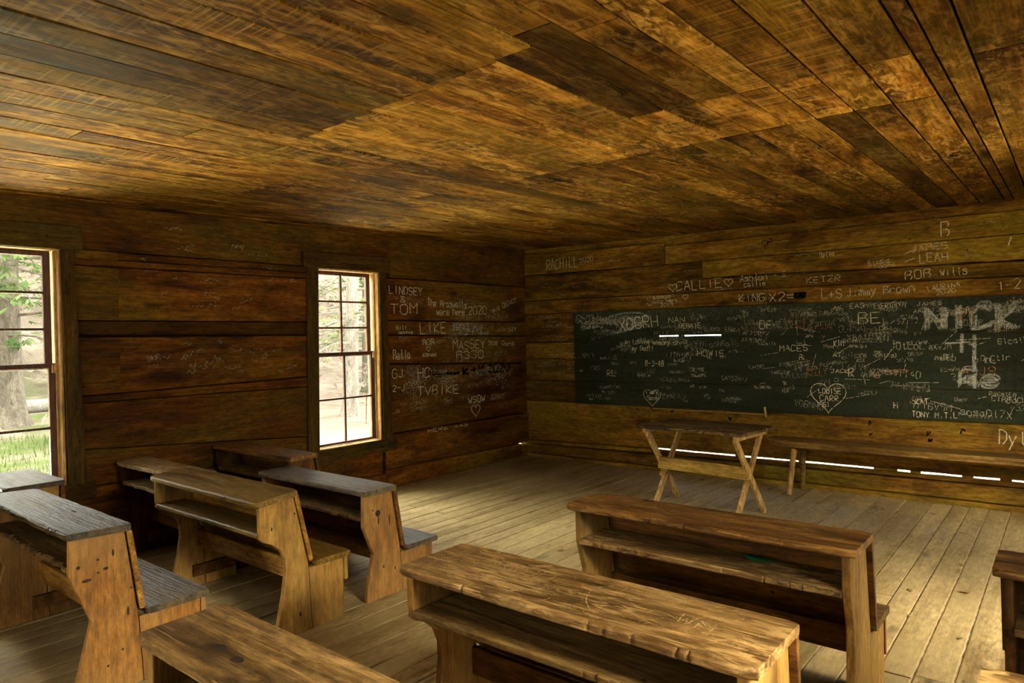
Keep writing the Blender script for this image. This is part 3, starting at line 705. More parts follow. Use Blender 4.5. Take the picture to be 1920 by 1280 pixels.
# --- chalk on the left wall, right of window 2 (y runs towards the corner)
LO = dict(o=(0, 0, 0), eu=(0, 1, 0), ev=(0, 0, 1), n=(1, 0, 0))
k = Ink(LWB, seed=40, **LO)
write(k, [('LINDSEY', -2.2, 1.952, .08, .47, 0), ('&', -2.05, 1.872, .055, .09, 0), ('TOM', -2.19, 1.755, .107, .4, -.01), ('The Braswells', -1.67, 1.84, .075, .62, -.02), ('were here', -1.54, 1.745, .072, .46, .009), ('2020', -1.03, 1.75, .094, .33, .06),
 ('LIKE', -1.8, 1.55, .11, .41, 0), ('Will', -2.13, 1.586, .047, .15, 0), ('Jeannie', -2.11, 1.545, .036, .21, 0), ('BOB', -1.76, 1.425, .062, .18, 0), ('Renee', -1.76, 1.3, .045, .21, 0), ('Bella', -2.17, 1.29, .093, .24, 0), ('MASSEY', -1.3, 1.367, .095, .55, 0), ('B330', -1.25, 1.265, .082, .48, -.02),
 ('2020', -.71, 1.4, .045, .17, 0), ('NT', -.33, 1.551, .05, .17, 0), ('Dana', -.46, 1.387, .055, .25, 0), ('HC', -1.83, 1.083, .096, .2, 0), ('GJ', -2.18, 1.1, .084, .17, 0), ('2-J', -2.18, .966, .064, .18, -.04), ('TVBIKE', -1.84, .9, .09, .64, -.04), ('HERE WAS', -1.72, .497, .036, .64, .006), ('WSOW', -1.06, .74, .07, .3, .05)], .0075)
k.text('imia 082405', -.65, 1.765, .062, .53, .006, .3)
k.heart(-.942, .66, .075, .006); k.heart(-1.68, 1.385, .03, .005)
ink_out(k, 'chalk_lettering', 'chalk', wl)
k = Ink(LWB, seed=42, **LO)
for d in (0, .009, -.009): k.text('BEAU', -1.29 + d, 1.535, .112, .6, .013, soft=False)
ink_out(k, 'bold_chalk_lettering', 'chalk_smear', wl)
k = Ink(LWB, seed=43, **LO)
k.text('K+K', -1.14, 1.075, .09, .4, .026, .0); k.text('2020', -.72, 1.075, .09, .42, .024)
for j in range(3): k.scribble(-1.62, 1.08 + j * .012, .45, .02, 6, .014)
ink_out(k, 'black_lettering', 'charcoal', wl)
k = Ink(LWB, seed=44, **LO)
for j in range(110):
    h = k.R.uniform(.03, .07); n = k.R.randint(2, 6)
    k.text(''.join(k.R.choice(GL) for _ in range(n)), k.R.uniform(-2.15, -.45), k.R.choice((k.R.uniform(.72, 1.1), k.R.uniform(.95, 1.9))), h, n * h * .8, .004, 0, .15)
for j in range(60): k.scribble(k.R.uniform(-4.6, -3.3), k.R.choice((k.R.uniform(1.2, 1.5), k.R.uniform(1.75, 2.4))), k.R.uniform(.04, .12), .06, 6, .003)
ink_out(k, 'faint_chalk_marking', 'chalk_faint', wl)
k = Ink(cm_b := BVHTree.FromPolygons([p + V((0, 0, .022)) for p in mb.v], mb.f), (0, 0, 2.5), (0, 1, 0), (1, 0, 0), (0, 0, -1), seed=50)
k.text('V', -4.35, 1.55, .07, .05, .004); k.text('CURT', -4.05, 1.3, .06, .4, .004)
ink_out(k, 'chalk_marking', 'chalk', cm)

# --- chalk ledge and peg under the blackboard
led = empty('chalk_ledge', (2.39, 0, .68)); tag(led, 'thin wooden chalk ledge under the blackboard, ending at a short peg', 'ledge')
MB().plank((-.61, -.006, -.006), (1, 0, 0), (0, -1, 0), (0, 0, 1), 1.22, .014, (0, 0), (.035, .035), nx=30, seed=90, wb=.004).build('strip', M['rail'], led, smooth=35)
MB().bar((.612, -.03, -.02), (.6, -.035, .075), .016, .016).build('peg', M['fresh'], led, bevel=.002)

# ---------------------------------------------------------------- school desks
def panel_profile(style, D):
    zt, zk, pb, pt = D['zf'] - .028, D.get('zk', .54), D['pb'], D['dt']
    zb = D['zb'] - .028
    if style == 'angular':
        f = [(.012, zt), (.008, zk), (D.get('waist', .088), D.get('zw', .33)), (.028, .09), (.022, .03), (.022, 0)]
    elif style == 'straight':
        f = [(.03, zt), (.03, zk), (.075, .4), (.07, .25), (.04, .06), (.04, 0)]
    else:
        f = [(.012, zt), (.012, zk + .03), (.017, zk + .012), (.013, zk - .005), (.03, zk - .022), (.08, zk - .045), (.125, zk - .085), (.148, zk - .14), (.15, zk - .2), (.135, .23), (.11, .12), (.095, .05), (.09, 0)]
    return f + [(pb + .015, 0), (pb, D['zs'] - .04), (pb - .004, D['zs']), (pt - .035, zb)]

def desk(seed, x0, x1, yf, label, style='angular', zf=.715, zb=.735, dt=.27, zs=.34, pb=.27, sf=.58, zsh=.52, ov=.025, bov=.02,
         top='top', panel='panel', shelf='shelf', seat='shelf', back='back', wf=.008, notches=8, skirt=True, skz=.13, shfront=.012, shwear=.008, und=.0025, **kw):
    L = x1 - x0
    root = empty('school_desk', ((x0 + x1) / 2, yf + .28, 0))
    tag(root, label, 'school desk', 'old wooden school desks with seats attached')
    D = dict(zf=zf, zb=zb, dt=dt, zs=zs, pb=pb, sf=sf, **kw)
    ox, oy = -L / 2, -.28           # local frame starts at the front left end of the top
    sl = (zb - zf) / dt
    def P(x, y, z): return V((ox + x, oy + y, z))
    R = random.Random(seed)
    th = .03
    ew = V((0, 1, sl)).normalized(); et = V((0, -sl, 1)).normalized()
    m = MB().plank(P(0, -.012, zf - th), (1, 0, 0), ew, et, L, th, (0, 0), (dt + .012, dt + .012), nx=int(L / .006), bev=.007, wf=wf, wb=wf * .7, we=.012, seed=seed, und=und, notches=notches, chipT=.004)
    tp = m.build('desk_top', M[top], root, smooth=40)
    pr = [(oy + a, b) for a, b in panel_profile(style, D)]
    for s, xx in ((0, ov), (1, L - ov - .03)):
        MB().prism(pr, ox + xx, ox + xx + .03, R.random(), R.uniform(-.08, .08)).build('end_panel', M[panel], root, bevel=.004)
        zz = zs - .032
        sp = [(oy + pb + .017, 0), (oy + sf - .045, 0), (oy + sf - .045, zz), (oy + pb + .003, zz)]
        d = .001 if s == 0 else -.001
        MB().prism(sp, ox + xx + d, ox + xx + .03 + d, R.random(), R.uniform(-.1, .05)).build('seat_panel', M[panel], root, bevel=.004)
        ci = xx + (.0305 if s == 0 else -.026)
        MB().bar(P(ci + .0125, pb - .07, .10), P(ci + .0125, sf - .06, .10), .07, .024, (1, 0, 0), R.random()).build('cleat', M['back'], root, bevel=.003)
    # compartment shelf
    MB().plank(P(ov + .031, shfront, zsh - .026), (1, 0, 0), (0, 1, 0), (0, 0, 1), L - 2 * ov - .062, .026, (0, 0), (dt - .05 - shfront, dt - .05 - shfront), nx=int(L / .007), bev=.006, wf=shwear, seed=seed + 50,
               und=.002, notches=6 if shwear > .004 else 0, chipT=.006).build('shelf', M[shelf], root, smooth=40)
    # slanted back that leans the seat in front
    y_t, y_b = dt - .03, pb + .004
    up = V((0, y_t - y_b, zb - .03 - zs)); hh = up.length; up.normalize(); nn = V((0, -up.z, up.y)) * -1
    MB().plank(P(ov - bov, y_b, zs), (1, 0, 0), up, nn, L - 2 * ov + 2 * bov, .022, (.002, .002), (hh, hh), nx=int(L / .02), bev=.004, wb=.004, seed=seed + 60, und=.003).build('backrest', M[back], root, smooth=40)
    # low rail behind the foot room
    MB().plank(P(ov + .031, pb - .01, zs - .06), (1, 0, 0), (0, 0, 1), (0, -1, 0), L - 2 * ov - .062, .022, (-.05, -.05), (.055, .055), nx=20, bev=.003, seed=seed + 65).build('rail', M[back], root, smooth=40)
    # seat and its front board
    MB().plank(P(ov - .015, pb + .03, zs - .03), (1, 0, 0), (0, 1, 0), (0, 0, 1), L - 2 * ov + .03, .03, (0, 0), (sf - pb - .03, sf - pb - .03), nx=int(L / .015), bev=.006, wb=.006, we=.008, seed=seed + 70, und=.004).build('seat', M[seat], root, smooth=40)
    if skirt:
        MB().plank(P(ov - .004, sf - .043, 0), (1, 0, 0), (0, 0, 1), (0, 1, 0), L - 2 * ov + .008, .022, (skz, skz), (zs - .032, zs - .032), nx=20, bev=.005, seed=seed + 80).build('front_board', M[panel], root, smooth=40)
    return root
DK = {}

DK[1] = desk(1, .87, 2.12, -5.778, 'desk with dark weathered top and orange-brown angular end panel beside the left window', zf=.722, zb=.712, dt=.262, zs=.322, pb=.277, sf=.60, zk=.54, zw=.33, zsh=.565, top='top_dark', panel='panel_red', seat='top_dark', shwear=.07, wf=.014, notches=10, skz=.22, ov=.012, bov=.006, back='back_light')
DK[2] = desk(2, .045, .66, -5.61, 'short dark-topped desk pushed against the wall beneath the left window', zf=.70, zb=.70, dt=.305, zsh=.64, shfront=0., wf=.003, top='top_dark', panel='panel', seat='top_dark')
DK[3] = desk(3, 3.345, 4.62, -6.0, 'knotty brown desk top cut off by the bottom edge, nearest the camera', style='curved', zf=.71, zb=.715, dt=.255, top='top_knotty', panel='panel', wf=.006, notches=3, zsh=.56)
DK[4] = desk(4, .055, 1.07, -4.80, 'sandy worn desk against the left wall, half hidden behind a golden desk', zf=.672, zb=.672, dt=.17 + .06, pb=.24, sf=.5, zs=.32, zsh=.53, top='top_sandy', shelf='top_sandy', panel='panel_dark', wf=.03, notches=6, shwear=.03)
DK[5] = desk(5, 1.085, 2.265, -5.005, 'golden brown desk with curved end panels in the middle of the left block', style='curved', zf=.716, zb=.74, dt=.235, zs=.355, pb=.283, sf=.545, zk=.535, zsh=.555, top='top_gold', panel='panel', shelf='top_gold', seat='top_gold', wf=.002, notches=1, shwear=.002, ov=.01, bov=.004, skz=.2, back='back_light')
DK[6] = desk(6, .045, 1.125, -4.09, 'dark brown desk against the wall below the middle window', zf=.69, zb=.69, dt=.235, zs=.33, top='top_brown', panel='panel_dark', wf=.003, notches=2)
DK[7] = desk(7, 1.14, 2.245, -4.345, 'desk with pale shiny top and knotted reddish end panel nearest the open floor', zf=.640, zb=.640, dt=.25, zs=.235 + .03, pb=.275, sf=.58, zk=.43, zw=.27, waist=.075, zsh=.485, top='top_dark', panel='panel_red', seat='top_dark', shwear=.05, wf=.01, ov=.022, bov=.012, skirt=False)
DK[8] = desk(8, 3.515, 4.76, -5.21, 'tan scratched desk with chipped edges in the centre foreground', style='curved', zf=.712, zb=.712, dt=.335, zs=.34, pb=.335, sf=.6, zk=.545, zsh=.565, top='top', panel='panel', wf=.006, notches=8, shwear=.006, shfront=.005)
DK[9] = desk(9, 3.50, 4.735, -4.165, 'chestnut desk with a green leaf on its shelf, standing before the small table', style='straight', zf=.717, zb=.712, dt=.30, zs=.33, pb=.325, sf=.61, zsh=.555, top='top_brown', panel='panel', shelf='top', wf=.007, notches=8, shwear=.01)
DK[10] = desk(10, 5.125, 6.3, -4.085, 'brown desk cut off by the right edge of the view', style='straight', zf=.715, zb=.71, dt=.26, top='top_brown', panel='panel_dark', wf=.006)
DK[11] = desk(11, 5.165, 6.35, -5.14, 'grey-brown desk corner showing at the bottom right of the view', style='straight', zf=.708, zb=.708, dt=.275, top='top', panel='panel_dark', wf=.006)

# knots and old nail holes standing out dark in single boards
M['knot'] = plain('dark_knot', (.035, .018, .006), .7, .4, 60., (.012, .007, .003))
def knot(root, part, pos, ra, rb, axis='X', name='knot', pick=max):
    kids = [c for c in root.children if c.name.split('.')[0] == part]
    o = pick(kids, key=lambda c: sum((V(q).x for q in c.bound_box)))
    c = V(pos) - root.location; R_ = random.Random(int(abs(pos[1]) * 1e4)); n = 18; vs, fs = [], []
    for ring, (k_, h) in enumerate(((1, -.002), (.85, .0006), (.4, .0012))):
        for i in range(n):
            a = 2 * PI * i / n; e = 1 + .22 * fbm(math.cos(a) * 2 + pos[1] * 9, math.sin(a) * 2)
            p, q = math.cos(a) * ra * k_ * e, math.sin(a) * rb * k_ * e
            vs.append(c + (V((h, p, q)) if axis == 'X' else V((p, q, h))))
    for r_ in range(2):
        for i in range(n):
            fs.append((r_ * n + i, r_ * n + (i + 1) % n, (r_ + 1) * n + (i + 1) % n, (r_ + 1) * n + i))
    fs.append(tuple(2 * n + i for i in range(n)))
    m = MB(); m.add(vs, fs, R_.random()); m.build(name, M['knot'], o, smooth=60)
kr = DK[1]
for (y, z, a, b) in ((-5.705, .508, .022, .008), (-5.66, .585, .006, .006), (-5.735, .57, .009, .009), (-5.60, .600, .006, .017), (-5.63, .54, .012, .007), (-5.66, .53, .006, .005), (-5.545, .33, .006, .022), (-5.57, .17, .005, .006), (-5.63, .12, .006, .006)):
    knot(kr, 'end_panel', (2.108, y, z), a, b)
kr = DK[7]
for (y, z, a, b) in ((-4.235, .497, .021, .022), (-4.232, .455, .006, .03), (-4.27, .52, .007, .005), (-4.15, .44, .005, .04), (-4.2, .18, .006, .012), (-4.115, .15, .005, .014)):
    knot(kr, 'end_panel', (2.223, y, z), a, b)
kr = DK[5]
for (y, z, a, b) in ((-4.93, .57, .005, .012), (-4.80, .62, .005, .008), (-4.78, .1, .006, .014), (-4.9, .35, .005, .005)):
    knot(kr, 'end_panel', (2.255, y, z), a, b)
kr = DK[3]
for (x, y, a, b) in ((3.62, -5.91, .028, .014), (3.72, -5.92, .024, .015)):
    knot(kr, 'desk_top', (x, y, .712), a, b, 'Z')
kr = DK[1]; knot(kr, 'desk_top', (1.66, -5.60, .7165), .035, .006, 'Z')
kr = DK[9]; knot(kr, 'desk_top', (3.78, -3.90, .7135), .035, .014, 'Z')

# scratched names in the tan desk top
r8, r9 = DK[8], DK[9]
t8, t9 = [[c for c in r_.children if c.name.startswith('desk_top')][0] for r_ in (r8, r9)]
tb = BVHTree.FromPolygons([r8.matrix_local @ v.co + r8.location if False else v.co + r8.location for v in t8.data.vertices], [tuple(p.vertices) for p in t8.data.polygons])
k = Ink(tb, (3.515, -5.21, .712), (1, 0, 0), (0, 1, 0), (0, 0, 1), seed=60, lift=.0009)
k.text('NADD', .26, .17, .075, .26, .004, soft=False); k.text('Fancher', .31, .055, .045, .2, .004); k.text('ALLY', .06, .14, .04, .12, .003); k.text('MICK', .08, .06, .035, .12, .003)
k.line([(.45, .03), (.56, .16)], .004, False); k.line([(.66, .2), (.69, .12), (.74, .07)], .004); k.line([(.86, .28), (.94, .29), (.9, .22)], .004, False); k.text('WM', .97, .13, .06, .12, .004); k.line([(.70, .27), (.66, .22)], .004, False)
for j in range(150):
    a = k.R.uniform(0, PI); l = k.R.uniform(.01, .05); u = .03 + 1.15 * k.R.random() ** 1.2; v = k.R.uniform(.03, .3)
    k.line([(u, v), (u + math.cos(a) * l, v + math.sin(a) * l)], k.R.uniform(.0012, .003), False)
k.m.v = [p - r8.location for p in k.m.v]; k.m.build('carved_lettering', M['carve'], t8)
tb = BVHTree.FromPolygons([v.co + r9.location for v in t9.data.vertices], [tuple(p.vertices) for p in t9.data.polygons])
k = Ink(tb, (3.5, -4.165, .717), (1, 0, 0), (0, 1, 0), (0, 0, 1), seed=61, lift=.0009)
for j in range(170):
    a = k.R.uniform(0, PI); l = k.R.uniform(.01, .06); u = k.R.uniform(.03, 1.16); v = k.R.uniform(.02, .26)
    k.line([(u, v), (u + math.cos(a) * l, v + math.sin(a) * l)], k.R.uniform(.0012, .003), False)
k.m.v = [p - r9.location for p in k.m.v]; k.m.build('scratch_marking', M['carve'], t9)

# ---------------------------------------------------------------- little table with crossed legs
tbz = empty('trestle_table', (2.915, -1.285, 0), math.radians(-5.5)); tag(tbz, 'small table with crossed pale legs and a dark scuffed top', 'table')
MB().plank((-.485, -.30, .688), (1, 0, 0), (0, 1, 0), (0, 0, 1), .97, .024, (0, 0), (.61, .60), nx=60, bev=.004, wf=.003, wb=.003, we=.004, seed=401, und=.003).build('tabletop', M['tabletop'], tbz, smooth=40)
for s, x in ((-1, -.40), (1, .405)):
    MB().bar((x, -.26, .66), (x, .23, .0), .052, .026, bid=.2 + s * .1).build('leg', M['fresh'], tbz, bevel=.002)
    MB().bar((x - .028 * s, .25, .66), (x - .028 * s, -.21, .0), .052, .026, bid=.6 + s * .1).build('leg', M['fresh'], tbz, bevel=.002)
    MB().bar((x + .012 * s, -.285, .668), (x + .012 * s, .24, .668), .04, .03, bid=.4).build('cleat', M['fresh'], tbz, bevel=.002)
MB().plank((-.41, -.06, .315), (1, 0, 0), (0, 0, 1), (0, -1, 0), .83, .022, (0, 0), (.105, .10), nx=20, bev=.003, seed=402).build('rail', M['rail'], tbz, smooth=40)
MB().bar((-.40, -.03, .24), (-.36, -.03, .33), .06, .03, side=(0, 1, 0), bid=.7).build('brace', M['rail'], tbz, bevel=.002)

# ---------------------------------------------------------------- hewn bench along the back wall
bn = empty('long_bench', (4.66, -.2, 0)); tag(bn, 'long rough hewn bench standing below the blackboard', 'bench')
m = MB(); nx = 90; L0 = 3.16; R = random.Random(77)
vs, fs = [], []
for i in range(nx + 1):
    t = i / nx; x = -1.58 + L0 * t
    e = max(0, 1 - (t * L0) / .25); e2 = e * e
    fr = -.155 - .012 * fbm(x * 3, 3); bk = .145; zt_ = .485 + .006 * fbm(x * 2, 9); zb_ = .405 + .03 * e + .012 * fbm(x * 4, 5)
    fr2 = fr + .10 * e2
    dip = .012 * fbm(x * 6, 1)
    pr = [(bk, zb_ + .03), (bk, zt_), (fr2 + .015, zt_), (fr2 - .004, zt_ - .02), (fr2 + .006 + dip * .5, zt_ - .034), (fr2 + .004, zt_ - .05), (fr2 + .05 + dip, zb_ + e * .02)]
    for y, z in pr: vs.append((x, y, z))
K = 7
for i in range(nx):
    for j in range(K):
        q = (i * K + j, i * K + (j + 1) % K, (i + 1) * K + (j + 1) % K, (i + 1) * K + j); fs.append(q)
fs.append(tuple(range(K))[::-1]); fs.append(tuple(nx * K + j for j in range(K)))
m.add(vs, fs, .4); m.build('seat', M['bench'], bn, smooth=45)
for x in (-1.36, 1.3):
    MB().tube([(x + .045, -.10, .43), (x + .0, -.135, .0)], [.027, .026], 8, .3).build('leg', M['fresh'], bn, smooth=50)
    MB().tube([(x + .07, .08, .43), (x + .045, .13, .0)], [.025, .024], 8, .5).build('leg', M['bench'], bn, smooth=50)

# ---------------------------------------------------------------- leaf litter and the green leaf
def leaf(name, loc, rz, s, mat, label, group=None, cat='leaf'):
    m = MB(); n = 7; vs = []; fs = []
    for i in range(n):
        t = i / (n - 1); w = .32 * math.sin(PI * min(1, t * .92 + .06)) * (1 - .3 * t)
        zz = .12 * (t - .5) ** 2 * 2 + .02
        vs += [(t - .5, -w, zz + .1 * w), (t - .5, 0, zz), (t - .5, w, zz + .14 * w)]
    for i in range(n - 1):
        for j in range(2): fs.append((i * 3 + j, i * 3 + j + 1, i * 3 + j + 4, i * 3 + j + 3))
    m.add([V(v) * s for v in vs], fs)
    o = m.build(name, M[mat], smooth=60, loc=loc); o.rotation_euler.z = rz
    md = o.modifiers.new('thickness', 'SOLIDIFY'); md.thickness = .0012; md.offset = 0
    tag(o, label, cat, group); return o
leaf('green_leaf', (4.33, -3.98, .5565), -.15, .13, 'green_leaf', 'green leaf lying deep on the shelf of the chestnut desk')
lp = [(4.25, -2.72), (4.34, -2.9), (4.43, -2.55), (4.47, -2.92), (4.53, -2.68), (4.33, -2.2), (4.6, -2.35), (4.37, -1.75), (4.0, -1.3), (3.75, -.75), (4.9, -2.9), (4.5, -3.1), (4.66, -2.75), (4.78, -1.7),
      (3.6, -.55), (4.1, -.5), (4.45, -.42), (4.7, -.9), (3.0, -2.3), (1.2, -1.15), (1.6, -.6), (2.3, -3.3), (4.2, -2.05), (3.2, -.6), (4.85, -2.2), (2.55, -2.9)]
R = random.Random(3)
for i, (x, y) in enumerate(lp):
    leaf('dry_leaf', (x, y, .0025), R.uniform(0, 6.2), R.uniform(.03, .065), 'leaf', 'small dry leaf scrap lying on the open floorboards', 'dry leaf scraps on the floor')

# ---------------------------------------------------------------- outdoors
def gz(x, y):
    d = max(0, -x - 1)
    return -.42 + .032 * d + .16 * max(0, d - 14) ** 1.25 + (.05 * fbm(x * .5, y * .5) if d > .5 else 0)
T = NT('forest_ground')
co = T.n('ShaderNodeTexCoord').outputs['Object']
n = T.noise(co, .55, 4.); n2 = T.noise(co, 26., 5., .7)
c = T.mix(T.rng(n2, .3, .7), (.11, .085, .06), (.22, .18, .15))
gr = T.mix(T.rng(n2, .3, .7), (.04, .055, .018), (.095, .115, .045))
sx = T.n('ShaderNodeSeparateXYZ', {0: co}).outputs
gm = T.math('MULTIPLY', T.rng(n, .4, .55), T.rng(sx[1], -1.5, .5, 1., .0))
c = T.mix(gm, c, gr)
pm = T.math('MULTIPLY', T.rng(sx[0], -5.5, -4.5), T.rng(sx[1], -1.5, -.5))
c = T.mix(T.math('MULTIPLY', pm, .8), c, (.14, .135, .125))
c = T.mix(T.rng(sx[0], -4.6, -3.6), c, (.55, .5, .34))  # pale strip beside the house, added out of view to bounce light indoors
M['ground'] = T.out(T.n('ShaderNodeBsdfDiffuse', {'Color': c}).outputs[0])
m = MB(); N_ = 64; vs = []; fs = []
def gx(i): return -46 + 60 * i / N_
def gy(j): return -30 + 64 * j / N_
for i in range(N_ + 1):
    for j in range(N_ + 1):
        x, y = gx(i), gy(j); vs.append((x, y, gz(x, y)))
for i in range(N_):
    for j in range(N_): fs.append((i * (N_ + 1) + j, (i + 1) * (N_ + 1) + j, (i + 1) * (N_ + 1) + j + 1, i * (N_ + 1) + j + 1))
m.add(vs, fs); g = m.build('ground', M['ground'], smooth=180); tag(g, kind='structure')

M['bark'] = wood('tree_bark', (.06, .05, .035), (.12, .1, .075), (.17, .145, .11), 'Z', along=2.2, across=9, stain=.3, var=.2, bump=1., rough=.9)
M['bark_pale'] = wood('tree_bark_pale', (.14, .12, .1), (.2, .175, .15), (.26, .23, .2), 'Z', along=2.2, across=9, stain=.2, var=.2, bump=.6, rough=.9)
M['needles'] = leafmat('hemlock_needles', (.05, .1, .025), (.15, .21, .08))
M['leaves'] = leafmat('pale_spring_leaves', (.13, .17, .06), (.26, .27, .16))
M['grass'] = leafmat('grass_blades', (.06, .085, .025), (.14, .16, .07))
M['brush'] = leafmat('dry_brush', (.17, .13, .1), (.27, .23, .2))

def sprays(m, pts, R, k, size, droop=.5):
    """flat fans of needles hanging round the given points"""
    for p in pts:
        for _ in range(k):
            c = V(p) + V((R.gauss(0, .22), R.gauss(0, .22), R.gauss(0, .12)))
            a = R.uniform(0, 2 * PI); d = V((math.cos(a), math.sin(a), -droop * R.uniform(-.6, 1.8))).normalized()
            s = d.cross(V((0, 0, 1))).normalized(); l = size * R.uniform(.6, 1.4); w = l * .28
            b = R.random()
            for q in (-.7, 0, .7):
                dd = (d + s * q * .8).normalized(); ss = dd.cross(V((0, 0, 1))).normalized()
                m.add([c, c + dd * l * .5 + ss * w * .4, c + dd * l, c + dd * l * .5 - ss * w * .4], [(0, 1, 2, 3)], b)
def tree(name, label, x, y, r, h, seed, bark, fol, dens, low, reach, size=.2, cat='tree'):
    R = random.Random(seed); z = gz(x, y) - .1
    root = empty(name, (x, y, z)); tag(root, label, cat, 'trees outside the windows')
    m = MB(); lean = R.uniform(-.04, .04)
    path = [(lean * q * h, .02 * q * h, h * q) for q in (0, .03, .07, .15, .3, .5, .75, 1)]
    rad = [r * 1.7, r * 1.3, r * 1.12, r, r * .93, r * .8, r * .55, r * .2]
    m.tube(path, rad, 14, R.random(), 0, seed, .18); m.build('trunk', M[bark], root, smooth=60)
    bm, fm = MB(), MB()
    for b in range(dens):
        t = R.uniform(low, .98); a = R.uniform(0, 2 * PI); L = reach * (1.1 - t * .75) * R.uniform(.6, 1.1)
        p0 = V((lean * t * h, .02 * t * h, t * h)); d = V((math.cos(a), math.sin(a), 0))
        pts = [p0 + d * (L * q) + V((0, 0, .18 * L * q - .34 * L * q * q)) for q in (0, .25, .5, .75, 1)]
        bm.tube([tuple(p) for p in pts], [.035, .026, .018, .012, .006], 5)
        sp = []
        for q in range(2, 11): 
            u = q / 10 * 4; i = min(3, int(u)); sp.append(pts[i].lerp(pts[i + 1], u - i))
        sprays(fm, sp, R, 3, size)
    bm.build('branches', M[bark], root, smooth=60); fm.build('foliage', M[fol], root)
    return root
tree('hemlock_tree', 'large hemlock with a thick grey trunk close outside the left window', -11.35, -2.63, .36, 11, 1, 'bark', 'needles', 60, .17, 3.6, .24)
tree('forest_tree', 'slim pale trunk standing outside the middle window', -7.4, 2.95, .16, 8, 2, 'bark_pale', 'leaves', 34, .2, 2.2, .16)
tree('hemlock_tree', 'green hemlock with low boughs seen in the upper panes of the middle window', -11.2, 6.6, .2, 9, 3, 'bark', 'needles', 50, .14, 2.8, .2)
sp = [(-16.5, 1.0), (-18, 5.6), (-21.5, -1.8), (-23.5, 3.2), (-16.5, 10.8), (-22.5, 9.2), (-28, -.6), (-25, 14.2), (-19.5, 15.8), (-28.5, 6.4), (-31, 11.5), (-13, 15.5), (-14.6, -6.5)]
for i, (x, y) in enumerate(sp):
    tree('forest_tree', 'thin forest tree among the pale woods beyond the panes', x, y, .1 + .05 * (i % 3), 10 + i % 4, 20 + i, 'bark_pale' if i % 2 else 'bark', ('leaves', 'needles', 'brush')[i % 3], 26, .08, 2.3, .3)
R = random.Random(8); m = MB()
for i in range(1500):
    x = -R.uniform(8, 38); y = R.uniform(-5, 26)
    if (x + 11.3) ** 2 + (y + 2.6) ** 2 < 5 or abs((y + 6.8) / (5.34 - x) - .252) < .05 and x > -15: continue
    sprays(m, [(x, y, gz(x, y) + R.uniform(.1, .8 + .05 * -x))], R, 7, .3, -.6)
o = m.build('undergrowth', M['brush']); tag(o, 'tangled dry undergrowth across the forest floor outside', 'undergrowth', kind='stuff')
R = random.Random(18); m = MB()
for i in range(2600):
    x = -R.uniform(4.3, 9.5); y = R.uniform(-7, -1.2) ; z = gz(x, y); b = R.random(); a = R.uniform(0, PI); s = V((math.cos(a), math.sin(a), 0)); h = R.uniform(.06, .2)
    p = V((x, y, z)); tpv = p + V((R.uniform(-.05, .05), R.uniform(-.05, .05), h))
    m.add([p - s * .008, p + s * .008, tpv], [(0, 1, 2)], b)
o = m.build('grass', M['grass']); tag(o, 'short green grass growing outside the left window', 'grass', kind='stuff')
R = random.Random(4); fern = empty('leafy_sapling', (-6.1, 2.35, gz(-6.1, 2.35))); tag(fern, 'small bright green sapling low in the middle window', 'sapling')
m = MB(); m.tube([(0, 0, 0), (.03, 0, .5), (.02, .03, 1.0)], [.012, .01, .005], 5); m.build('stem', M['bark'], fern)
m = MB(); sprays(m, [(.0, 0, .5), (.05, .05, .7), (-.05, 0, .9), (0, .1, .6)], R, 9, .16, .1); m.build('leaves', M['needles'], fern)
for i, (x, y, l, a) in enumerate(((-13.5, -.2, 5, .5), (-14.8, 3.4, 3.5, .1))):
    m = MB(); m.tube([(-l / 2, 0, .12), (0, .05, .14), (l / 2, 0, .12)], [.16, .15, .12], 9, .3, 0, i, .15)
    o = m.build('fallen_log', M['bark_pale'], smooth=60, loc=(x, y, gz(x, y))); o.rotation_euler.z = a + 1.2
    tag(o, ('longer' if i == 0 else 'shorter') + ' fallen log lying on the forest floor beyond the big hemlock', 'log')

# ---------------------------------------------------------------- light
w = bpy.data.worlds.new('sky'); S.world = w; w.use_nodes = True
nt = w.node_tree; bg = nt.nodes['Background']
bg.inputs[0].default_value = (1.0, .97, .9, 1); bg.inputs[1].default_value = 11.0
def area(name, loc, rot, sx, sy, e, col, portal=False):
    l = bpy.data.lights.new(name, 'AREA'); l.shape = 'RECTANGLE'; l.size = sx; l.size_y = sy; l.energy = e; l.color = col
    if portal: l.cycles.is_portal = True
    o = bpy.data.objects.new(name, l); o.location = loc; o.rotation_euler = rot; COL.objects.link(o); return o
area('sky_through_window', (-.22, (W1[0] + W1[1]) / 2, (ZS + ZT) / 2), (0, -PI / 2, 0), ZT - ZS, W1[1] - W1[0], 1, (1, 1, 1), True)
area('sky_through_window', (-.22, (W2[0] + W2[1]) / 2, (ZS + ZT) / 2), (0, -PI / 2, 0), ZT - ZS, W2[1] - W2[0], 1, (1, 1, 1), True)
WARM = (1.0, .9, .7)
def aim(name, loc, to, sx, sy, e, col):
    o = area(name, loc, (0, 0, 0), sx, sy, e, col)
    o.rotation_euler = (V(to) - V(loc)).to_track_quat('-Z', 'Y').to_euler(); return o
GRD = (1.0, .86, .5)
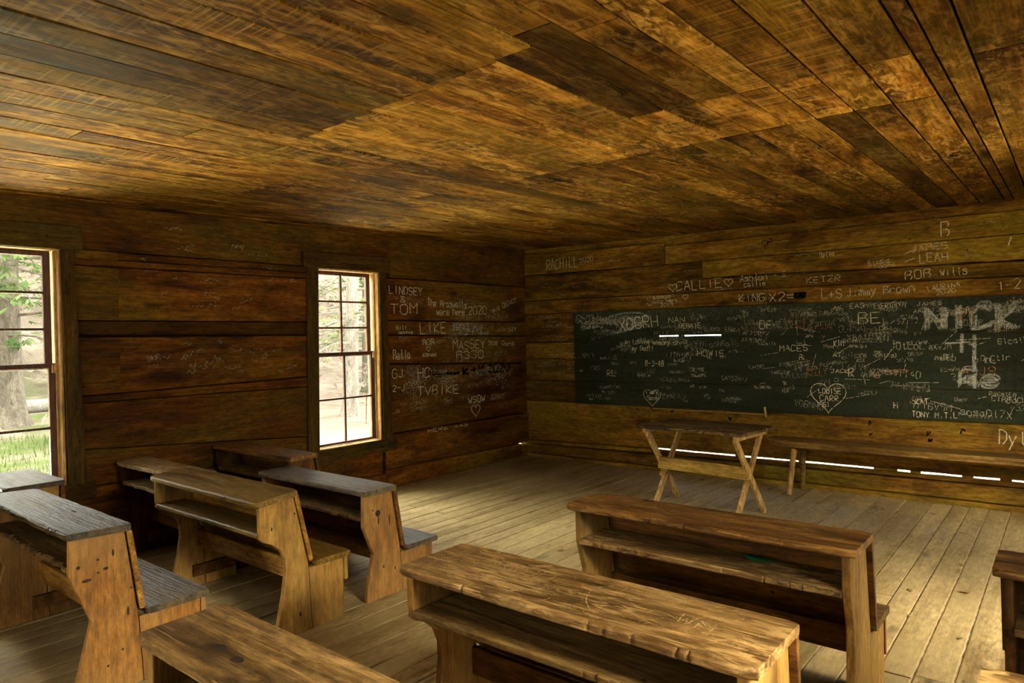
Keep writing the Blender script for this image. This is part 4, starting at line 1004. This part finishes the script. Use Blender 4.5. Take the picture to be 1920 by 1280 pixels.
for (a, b), e, eg in zip(RW, (2500, 1000), (350, 600)):
    yc = (a + b) / 2
    aim('sky_above_right_window', (XR + 1.7, yc, 3.3), (XR, yc, 1.4), 1.8, 2.2, e, WARM)
    aim('ground_bounce_lamp_right', (XR + 1.5, yc, -.35), (XR, yc, 1.4), 1.8, 2.2, eg, GRD)  # lamp added low outside, standing in for light bounced off the ground
aim('daylight_doorway', (3.2, YR - 1.6, 2.6), (3.2, YR, 1.0), 1.2, 1.5, 200, WARM)
for (a, b), e in zip((W1, W2), (260, 2100)):
    aim('sky_above_left_window', (-1.6, (a + b) / 2, 3.6), (0, (a + b) / 2, 1.4), 1.6, 2.2, e, (1, .96, .86))
for (a, b), e in zip((W1, W2), (1500, 800)):
    aim('ground_bounce_lamp_left', (-1.4, (a + b) / 2, -.37), (0, (a + b) / 2, 1.4), 1.6, 2.4, e, (1, .93, .6))  # lamp added below the sill, out of view, to brighten the ceiling
sun = bpy.data.lights.new('sun', 'SUN'); sun.energy = 10.0; sun.angle = .02; sun.color = (1, .93, .8)
so = bpy.data.objects.new('sun', sun); so.rotation_euler = (math.radians(38), 0, math.radians(172)); COL.objects.link(so)

# ---------------------------------------------------------------- camera (24 mm)
cam = bpy.data.cameras.new('camera'); cam.sensor_width = 36; cam.lens = 1290.38 / 1920 * 36; cam.clip_start = .05
yaw, pit, roll = .6849, .0078, -.0214
f = V((-math.sin(yaw) * math.cos(pit), math.cos(yaw) * math.cos(pit), -math.sin(pit)))
r = V((math.cos(yaw), math.sin(yaw), 0)); u = r.cross(f)
c_, s_ = math.cos(roll), math.sin(roll)
r, u = r * c_ + u * s_, u * c_ - r * s_
co = bpy.data.objects.new('camera', cam)
Mx = Matrix((r, u, -f)).transposed().to_4x4(); Mx.translation = V((5.3407, -6.7968, 1.5))
co.matrix_world = Mx; COL.objects.link(co); S.camera = co

S.view_settings.view_transform = 'Standard'; S.view_settings.look = 'None'; S.view_settings.gamma = 1.0
S.view_settings.use_curve_mapping = False
S.view_settings.exposure = 0.08
S.cycles.use_denoising = True
S.cycles.max_bounces = 8; S.cycles.diffuse_bounces = 3; S.cycles.transparent_max_bounces = 16
S.cycles.sample_clamp_indirect = 6.0
